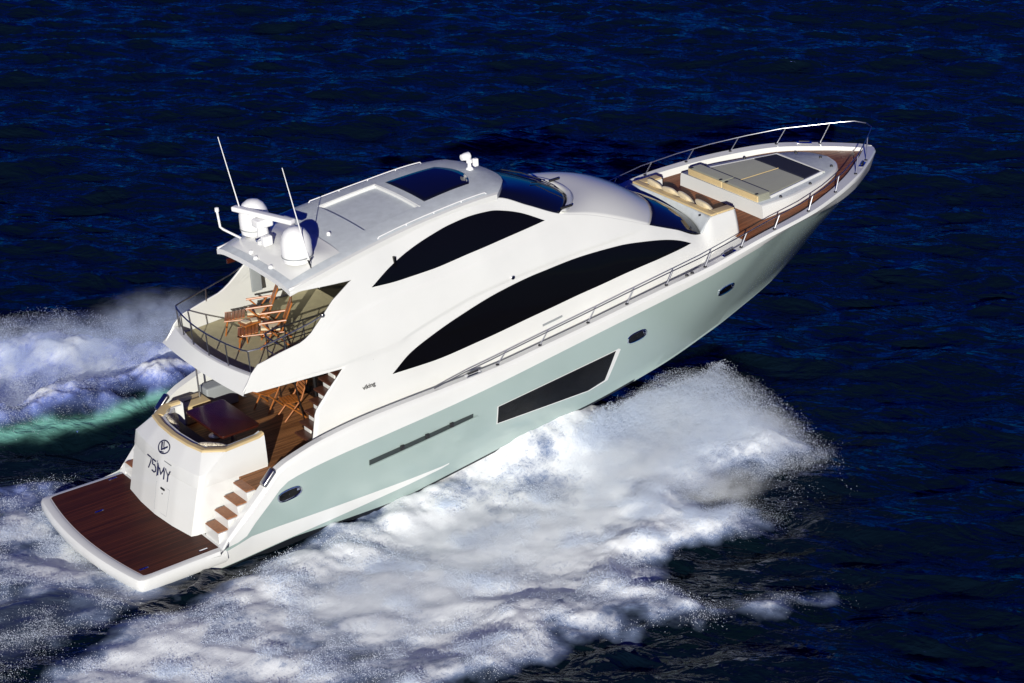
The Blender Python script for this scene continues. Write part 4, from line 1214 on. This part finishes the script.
stepw = .075
wxs = np.arange(-9.4, 18.6, stepw); wys = np.arange(-13.0, 18.0, stepw)
WX, WY = np.meshgrid(wxs, wys, indexing='ij')
wh, wf, wt, win, wd, wfl, wdist = wake_fields(WX, WY)
blend = ss(-1.0, -.15, win)
seah = sea_h(WX, WY)
wz_ = np.where(win > -1.0, seah * (1 - blend) + wh * blend + .03 * blend - .05 * (1 - blend), seah - .3)

# the sea
sxs = np.arange(-34, 78, .17); sys_ = np.arange(-38, 74, .17)
SX, SY = np.meshgrid(sxs, sys_, indexing='ij')
fade = ss(-34, -24, SX) * (1 - ss(66, 77, SX)) * ss(-38, -28, SY) * (1 - ss(62, 73, SY))
SZ = sea_h(SX, SY) * fade
# press the open sea down below the wake
gi = np.clip(np.round((SX - wxs[0]) / stepw).astype(int), 0, len(wxs) - 1); gj = np.clip(np.round((SY - wys[0]) / stepw).astype(int), 0, len(wys) - 1)
inb = (SX > wxs[0]) & (SX < wxs[-1]) & (SY > wys[0]) & (SY < wys[-1])
dip = np.where(inb, ss(-.4, .3, win[gi, gj]), 0)
SZ = SZ - 0.9 * dip
# far ring added to the same sheet: extend the axes coarsely to the horizon
def extend(a, far):
    lo = a[0] - np.geomspace(2, far, 24)[::-1]; hi = a[-1] + np.geomspace(2, far, 24); return np.concatenate([lo, a, hi])
ex, ey = extend(sxs, 6000.), extend(sys_, 6000.)
EZ = np.zeros((len(ex), len(ey))); EZ[24:-24, 24:-24] = SZ
sea = grid_mesh(ex, ey, EZ, 'sea', m_sea)
tag(sea, 'dark blue open sea with short wind ripples all around the yacht', kind='structure')

m_wake = bpy.data.materials.new('foaming_water'); m_wake.use_nodes = True
n, l, b, bp0 = water_nodes(m_wake, .24)
at = n.new('ShaderNodeAttribute'); at.attribute_name = 'foam'
bd = n.new('ShaderNodeMapRange'); bd.inputs[1].default_value = 0; bd.inputs[2].default_value = .15; bd.inputs[3].default_value = .24; bd.inputs[4].default_value = .06
l.new(at.outputs['Fac'], bd.inputs[0]); l.new(bd.outputs[0], bp0.inputs['Distance'])
at2 = n.new('ShaderNodeAttribute'); at2.attribute_name = 'teal'
geo = n.new('ShaderNodeNewGeometry')
def noise(scale, det, rough=.6, dist=0.0):
    t = n.new('ShaderNodeTexNoise'); t.inputs['Scale'].default_value = scale; t.inputs['Detail'].default_value = det; t.inputs['Roughness'].default_value = rough; t.inputs['Distortion'].default_value = dist
    l.new(geo.outputs['Position'], t.inputs['Vector']); return t.outputs['Fac']
def mth(op, a_, b_=None, c_=None, clamp=False):
    m_ = n.new('ShaderNodeMath'); m_.operation = op; m_.use_clamp = clamp
    for i, q in enumerate((a_, b_, c_)):
        if q is None: continue
        if isinstance(q, (int, float)): m_.inputs[i].default_value = q
        else: l.new(q, m_.inputs[i])
    return m_.outputs[0]
n1 = noise(3.0, 10, .74, .5); n2 = noise(34.0, 6, .8, .3)
vrf = n.new('ShaderNodeVectorRotate'); vrf.rotation_type = 'Z_AXIS'; vrf.inputs['Angle'].default_value = R_(-18); l.new(geo.outputs['Position'], vrf.inputs[0])
mpf = n.new('ShaderNodeMapping'); mpf.inputs['Scale'].default_value = (1.1, 4.6, 2.0); l.new(vrf.outputs[0], mpf.inputs[0])
n3 = n.new('ShaderNodeTexNoise'); n3.inputs['Scale'].default_value = 1.0; n3.inputs['Detail'].default_value = 9; n3.inputs['Roughness'].default_value = .7; n3.inputs['Distortion'].default_value = .8
l.new(mpf.outputs[0], n3.inputs['Vector'])
wv = n.new('ShaderNodeVectorMath'); wv.operation = 'ADD'; ncol = n.new('ShaderNodeTexNoise'); ncol.inputs['Scale'].default_value = 2.5; ncol.inputs['Detail'].default_value = 4
l.new(geo.outputs['Position'], ncol.inputs['Vector']); l.new(geo.outputs['Position'], wv.inputs[0]); l.new(ncol.outputs['Color'], wv.inputs[1])
vo = n.new('ShaderNodeTexVoronoi'); vo.feature = 'DISTANCE_TO_EDGE'; vo.inputs['Scale'].default_value = 3.6; l.new(wv.outputs[0], vo.inputs['Vector'])
vo2 = n.new('ShaderNodeTexVoronoi'); vo2.feature = 'DISTANCE_TO_EDGE'; vo2.inputs['Scale'].default_value = 9.5; l.new(wv.outputs[0], vo2.inputs['Vector'])
lace = mth('SUBTRACT', .20, mth('MINIMUM', mth('MULTIPLY', vo.outputs['Distance'], 1.0), mth('MULTIPLY', vo2.outputs['Distance'], 2.2)))
nn0 = mth('MULTIPLY_ADD', n2, .35, mth('MULTIPLY_ADD', n3.outputs['Fac'], .6, mth('MULTIPLY', n1, .45)))
nn = mth('MULTIPLY_ADD', lace, .9, nn0)
thr = mth('MULTIPLY_ADD', at.outputs['Fac'], 1.52, mth('MULTIPLY_ADD', nn, .95, -1.16))
mr = n.new('ShaderNodeMapRange'); mr.interpolation_type = 'SMOOTHSTEP'; mr.inputs[1].default_value = 0.0; mr.inputs[2].default_value = .86
l.new(thr, mr.inputs[0])
tealmix = n.new('ShaderNodeMix'); tealmix.data_type = 'RGBA'
l.new(at2.outputs['Fac'], tealmix.inputs[0]); tealmix.inputs[6].default_value = (.0018, .0062, .0092, 1); tealmix.inputs[7].default_value = (.20, .50, .42, 1)
airm = n.new('ShaderNodeMix'); airm.data_type = 'RGBA'
airf = n.new('ShaderNodeMapRange'); airf.inputs[1].default_value = .06; airf.inputs[2].default_value = .42; l.new(at.outputs['Fac'], airf.inputs[0])
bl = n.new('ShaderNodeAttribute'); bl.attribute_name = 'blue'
blm = n.new('ShaderNodeMix'); blm.data_type = 'RGBA'; l.new(bl.outputs['Fac'], blm.inputs[0]); blm.inputs[6].default_value = (.20, .26, .40, 1); blm.inputs[7].default_value = (.20, .27, .66, 1)  # port side: blue tint of the hanging haze put into the water colour
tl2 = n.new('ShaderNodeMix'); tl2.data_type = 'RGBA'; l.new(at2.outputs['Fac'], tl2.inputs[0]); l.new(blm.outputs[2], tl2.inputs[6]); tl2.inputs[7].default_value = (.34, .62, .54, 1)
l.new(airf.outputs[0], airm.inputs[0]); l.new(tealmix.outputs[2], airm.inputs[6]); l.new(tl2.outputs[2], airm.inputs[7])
l.new(airm.outputs[2], b.inputs['Base Color'])
fo = n.new('ShaderNodeBsdfPrincipled'); fo.inputs['Base Color'].default_value = (.88, .91, .92, 1); fo.inputs['Roughness'].default_value = .75
fo.inputs['Subsurface Weight'].default_value = 0.0
bp = n.new('ShaderNodeBump'); bp.inputs['Strength'].default_value = .6; bp.inputs['Distance'].default_value = .045
l.new(nn0, bp.inputs['Height']); l.new(bp.outputs[0], fo.inputs['Normal'])
ms = n.new('ShaderNodeMixShader'); l.new(mr.outputs[0], ms.inputs[0]); l.new(b.outputs[0], ms.inputs[1]); l.new(fo.outputs[0], ms.inputs[2])
l.new(ms.outputs[0], n['Material Output'].inputs['Surface'])
keep = win > -.9
# leave no water inside the hull
hx = np.interp(WX, ch_wx, ch_w[:, 1]) * ((WX > .7) & (WX < 21.4))
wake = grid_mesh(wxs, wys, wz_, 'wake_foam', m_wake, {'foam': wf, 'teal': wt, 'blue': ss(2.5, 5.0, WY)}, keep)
tag(wake, 'white foaming wake streaming along both sides and astern of the yacht', 'wake', kind='stuff')

# ---- flying spray: small real droplets
m_dr, n, l, b = new_mat('spray_droplets')
b.inputs['Base Color'].default_value = (.78, .84, .93, 1); b.inputs['Roughness'].default_value = .7
tr = n.new('ShaderNodeBsdfTranslucent'); tr.inputs['Color'].default_value = (.78, .85, .95, 1)
mx = n.new('ShaderNodeMixShader'); mx.inputs[0].default_value = .45
l.new(b.outputs[0], mx.inputs[1]); l.new(tr.outputs[0], mx.inputs[2]); l.new(mx.outputs[0], n['Material Output'].inputs['Surface'])

def points_object(name, P, Rd, label):
    me = bpy.data.meshes.new(name)
    me.vertices.add(len(P)); me.vertices.foreach_set('co', P.astype(np.float32).ravel())
    a_ = me.attributes.new('rad', 'FLOAT', 'POINT'); a_.data.foreach_set('value', Rd.astype(np.float32))
    o = bpy.data.objects.new(name, me); COL.objects.link(o)
    ng = bpy.data.node_groups.new(name, 'GeometryNodeTree')
    ng.interface.new_socket('Geometry', in_out='INPUT', socket_type='NodeSocketGeometry'); ng.interface.new_socket('Geometry', in_out='OUTPUT', socket_type='NodeSocketGeometry')
    gi_, go = ng.nodes.new('NodeGroupInput'), ng.nodes.new('NodeGroupOutput')
    mp = ng.nodes.new('GeometryNodeMeshToPoints'); na = ng.nodes.new('GeometryNodeInputNamedAttribute'); na.data_type = 'FLOAT'; na.inputs['Name'].default_value = 'rad'
    sm = ng.nodes.new('GeometryNodeSetMaterial'); sm.inputs['Material'].default_value = m_dr
    ng.links.new(gi_.outputs[0], mp.inputs['Mesh']); ng.links.new(na.outputs[0], mp.inputs['Radius'])
    ng.links.new(mp.outputs[0], sm.inputs[0]); ng.links.new(sm.outputs[0], go.inputs[0])
    md = o.modifiers.new('droplets', 'NODES'); md.node_group = ng
    me.materials.append(m_dr)
    return tag(o, label, 'spray', kind='stuff')

def sample(weight, nP):
    w = weight.ravel().astype(np.float64); w = np.clip(w, 0, None); c = np.cumsum(w); c /= c[-1]
    i = np.searchsorted(c, rng.random(nP)); ix, iy = np.unravel_index(np.clip(i, 0, w.size - 1), weight.shape)
    return wxs[ix] + (rng.random(nP) - .5) * stepw * 1.5, wys[iy] + (rng.random(nP) - .5) * stepw * 1.5, wz_[ix, iy]
ds, dp, dw = wd
def outside_hull(x, y, z):
    # hull half-breadth at the waterline grows with height
    return np.abs(y) > np.interp(x, ch_wx, ch_w[:, 1]) * (x > .6) + .04 + .25 * np.clip(z - np.interp(x, ch_wx, ch_w[:, 0]), 0, 1)
clump = np.clip((fbm(WX * 1.3, WY * 1.3, 71, 6, .6) - .42) * 4, 0, 1.6)
def arcs(nA, per, side, xe0, xe1, vx, vy, vz, zoff, r0, r1, jit):
    xe = xe0 + (xe1 - xe0) * rng.random(nA); w0 = np.interp(xe, ch_wx, ch_w[:, 1]); z0 = np.interp(xe, ch_wx, ch_w[:, 0])
    z0 = np.minimum(z0, 1.05) + zoff * rng.random(nA) - .15
    cl = np.clip(fbm(xe * 2.2, xe * 0 + 3.3, 91, 4) * 2 - .45, .15, 1)          # gusts along the hull
    VX = vx[0] + (vx[1] - vx[0]) * rng.random(nA); VY = (vy[0] + (vy[1] - vy[0]) * rng.random(nA)) * cl * 1.25; VZ = vz[0] + (vz[1] - vz[0]) * rng.random(nA) ** 1.5
    T = (VZ + np.sqrt(VZ ** 2 + 2 * 9.8 * z0)) / 9.8
    k = rng.integers(0, nA, nA * per); t = T[k] * rng.random(nA * per) ** .8
    sp = jit * (.25 + t * 2.2)
    x = xe[k] + VX[k] * t + rng.normal(0, 1, k.size) * sp; y = side * (w0[k] + .05 + VY[k] * t + rng.normal(0, 1, k.size) * sp)
    z = z0[k] + VZ[k] * t - 4.9 * t * t + rng.normal(0, 1, k.size) * sp * .6
    r = r0 + (r1 - r0) * rng.random(k.size) ** 5
    ok = (z > -.1) & (np.abs(y) > np.interp(x, ch_wx, ch_w[:, 1]) + .05 + .3 * np.clip(z - np.interp(x, ch_wx, ch_w[:, 0]) + .1, 0, 1))
    return np.stack([x, y, z], 1)[ok], r[ok]
def spray(name, label, parts, extra=()):
    Ps, Rs = [], []
    for wgt, nP, hscale, r0, r1, jit in parts:
        x, y, z = sample(wgt, nP)
        hh = hscale if np.isscalar(hscale) else hscale[np.clip(((x - wxs[0]) / stepw).astype(int), 0, len(wxs) - 1), np.clip(((y - wys[0]) / stepw).astype(int), 0, len(wys) - 1)]
        z = z + np.minimum(rng.exponential(.45, nP), rng.random(nP) * .3 + .8) * hh - .01
        x = x + rng.normal(0, jit, nP); y = y + rng.normal(0, jit, nP)
        r = r0 + (r1 - r0) * rng.random(nP) ** 5
        ok = outside_hull(x, y, z)
        Ps.append(np.stack([x, y, z], 1)[ok]); Rs.append(r[ok])
    for P, r in extra: Ps.append(P); Rs.append(r)
    return points_object(name, np.concatenate(Ps), np.concatenate(Rs), label)
plume_w = ss(-.2, 1.0, ds) * (WY < 0) * ss(10.0, 13.5, WX) * (.35 + clump) * ss(.0, .9, wdist + .9 * ss(13.4, 14.6, WX))
plume_h = .16 + 1.05 * ss(12.0, 15.5, WX) * ss(-7.0, -3.4, WY)
crest_s = ss(-.2, .6, ds) * (WY < 0) * clump ** 1.5 * np.clip(wf, .1, 1) * ss(.2, .9, wdist)
fringe_s = np.exp(-((ds + .05) / .30) ** 2) * (WY < 0) * (.15 + clump) * (.12 + ss(11.5, 14.5, WX)) * ss(.3, 1.0, wdist)
clump2 = np.clip((fbm(WX * .9 - WY * .25, WY * 2.4 + WX * .5, 77, 6, .6) - .40) * 3.2, 0, 1.6)     # torn, streaky
spray('starboard_spray', 'white spray thrown up along the sunlit starboard side of the yacht',
      [(plume_w * (.3 + clump2), 300000, plume_h, .0024, .0065, .05), (crest_s * (.2 + clump2), 260000, .14, .0026, .010, .03), (fringe_s * clump2 * ss(12, 14, WX), 16000, .25, .0022, .006, .10)],
      [arcs(1500, 170, -1, 12.6, 17.0, (-4.5, 1.0), (2.5, 6.3), (.2, 1.9), .30, .0024, .008, .035),
       arcs(420, 130, -1, 14.5, 17.3, (-3.0, 1.0), (4.5, 7.0), (.6, 2.2), .25, .0024, .010, .045)])
crest_p = ss(-.2, .8, dp) * (WY > 0) * (.06 + clump) * (.15 + clump2) * ss(-9, -2, WX) * (WX < 12)
fringe_p = np.exp(-((dp - .1) / .35) ** 2) * (WY > 7.5) * (.05 + clump) * clump2 * (WX < 12)
spray('port_spray', 'bluish spray rising on the port side behind the yacht', [(crest_p, 240000, .7, .0024, .008, .06), (fringe_p, 40000, .7, .0022, .006, .18)])
crest_w = ss(-.3, .8, dw) * clump ** 1.3 * (np.abs(WY) < 8) * (WX < 1.5)
spray('stern_spray', 'low foam and droplets boiling behind the swim platform', [(crest_w * (.3 + clump2), 120000, .16, .0026, .009, .04)])

# ---- soft mist hanging in the spray: puffs of real scattering air, dense inside and thinning to nothing at the rim
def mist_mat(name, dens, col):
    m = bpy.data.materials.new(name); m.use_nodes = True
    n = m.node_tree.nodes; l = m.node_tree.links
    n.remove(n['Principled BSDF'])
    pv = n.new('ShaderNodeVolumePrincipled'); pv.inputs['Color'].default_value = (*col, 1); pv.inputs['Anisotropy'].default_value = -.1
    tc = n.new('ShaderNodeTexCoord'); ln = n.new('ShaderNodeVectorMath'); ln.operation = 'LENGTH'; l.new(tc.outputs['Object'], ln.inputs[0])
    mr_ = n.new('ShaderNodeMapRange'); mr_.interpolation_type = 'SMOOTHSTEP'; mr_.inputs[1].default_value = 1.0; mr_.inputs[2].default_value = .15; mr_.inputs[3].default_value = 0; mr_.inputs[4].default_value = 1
    l.new(ln.outputs['Value'], mr_.inputs[0])
    g_ = n.new('ShaderNodeNewGeometry')
    vr_ = n.new('ShaderNodeVectorRotate'); vr_.rotation_type = 'Z_AXIS'; vr_.inputs['Angle'].default_value = R_(25); l.new(g_.outputs['Position'], vr_.inputs[0])
    mp_ = n.new('ShaderNodeMapping'); mp_.inputs['Scale'].default_value = (1.0, 2.0, 1.4); l.new(vr_.outputs[0], mp_.inputs[0])
    t = n.new('ShaderNodeTexNoise'); t.inputs['Scale'].default_value = 1.5; t.inputs['Detail'].default_value = 5; t.inputs['Roughness'].default_value = .65; l.new(mp_.outputs[0], t.inputs['Vector'])
    r2 = n.new('ShaderNodeMapRange'); r2.inputs[1].default_value = .41; r2.inputs[2].default_value = .66; l.new(t.outputs['Fac'], r2.inputs[0])
    m1 = n.new('ShaderNodeMath'); m1.operation = 'MULTIPLY'; l.new(mr_.outputs[0], m1.inputs[0]); l.new(r2.outputs[0], m1.inputs[1])
    m2 = n.new('ShaderNodeMath'); m2.operation = 'MULTIPLY'; l.new(m1.outputs[0], m2.inputs[0]); m2.inputs[1].default_value = dens
    l.new(m2.outputs[0], pv.inputs['Density']); l.new(pv.outputs[0], n['Material Output'].inputs['Volume'])
    return m
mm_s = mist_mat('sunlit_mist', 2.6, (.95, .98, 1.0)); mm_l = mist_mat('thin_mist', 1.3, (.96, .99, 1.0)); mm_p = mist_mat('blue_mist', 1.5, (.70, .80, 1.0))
puff = None
for x, y, z, rx, ry, rz_, a_, mm, lb in (
    (14.6, -3.6, .75, 2.3, 1.5, .85, -35, mm_s, 'soft white mist over the bow wave beside the hull window'),
    (16.0, -4.5, .55, 1.45, 1.35, .62, -55, mm_s, 'soft white mist at the leading tip of the bow wave'),
    (12.6, -4.6, .60, 2.4, 1.8, .75, -20, mm_s, 'soft white mist in the middle of the starboard wake'),
    (10.5, -5.6, .45, 2.6, 2.0, .60, -15, mm_l, 'soft white mist low over the starboard wake amidships'),
    (13.4, -6.5, .40, 1.6, .9, .50, -10, mm_s, 'soft white mist on the outer edge of the starboard wake'),
    (7.2, -6.0, .35, 3.0, 2.4, .50, -12, mm_l, 'soft white mist low over the starboard wake beside the engine vent'),
    (3.8, -6.6, .30, 3.0, 2.4, .45, -12, mm_l, 'soft white mist low over the starboard wake beside the stern'),
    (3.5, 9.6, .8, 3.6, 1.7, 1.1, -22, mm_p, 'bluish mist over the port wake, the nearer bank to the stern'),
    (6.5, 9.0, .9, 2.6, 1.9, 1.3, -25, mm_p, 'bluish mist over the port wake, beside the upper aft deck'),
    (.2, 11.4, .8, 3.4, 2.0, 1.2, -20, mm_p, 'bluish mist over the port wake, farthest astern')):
    bm = bmesh.new(); bmesh.ops.create_icosphere(bm, subdivisions=3, radius=1.0)
    me = bpy.data.meshes.new('spray_mist'); bm.to_mesh(me); bm.free(); me.materials.append(mm)
    o = bpy.data.objects.new('spray_mist', me); COL.objects.link(o)
    o.location = (x, y, z); o.scale = (rx, ry, rz_); o.rotation_euler = (0, 0, R_(a_))
    tag(o, lb, 'mist', kind='stuff')
scene.cycles.volume_step_rate = 2.0
scene.cycles.volume_bounces = 2
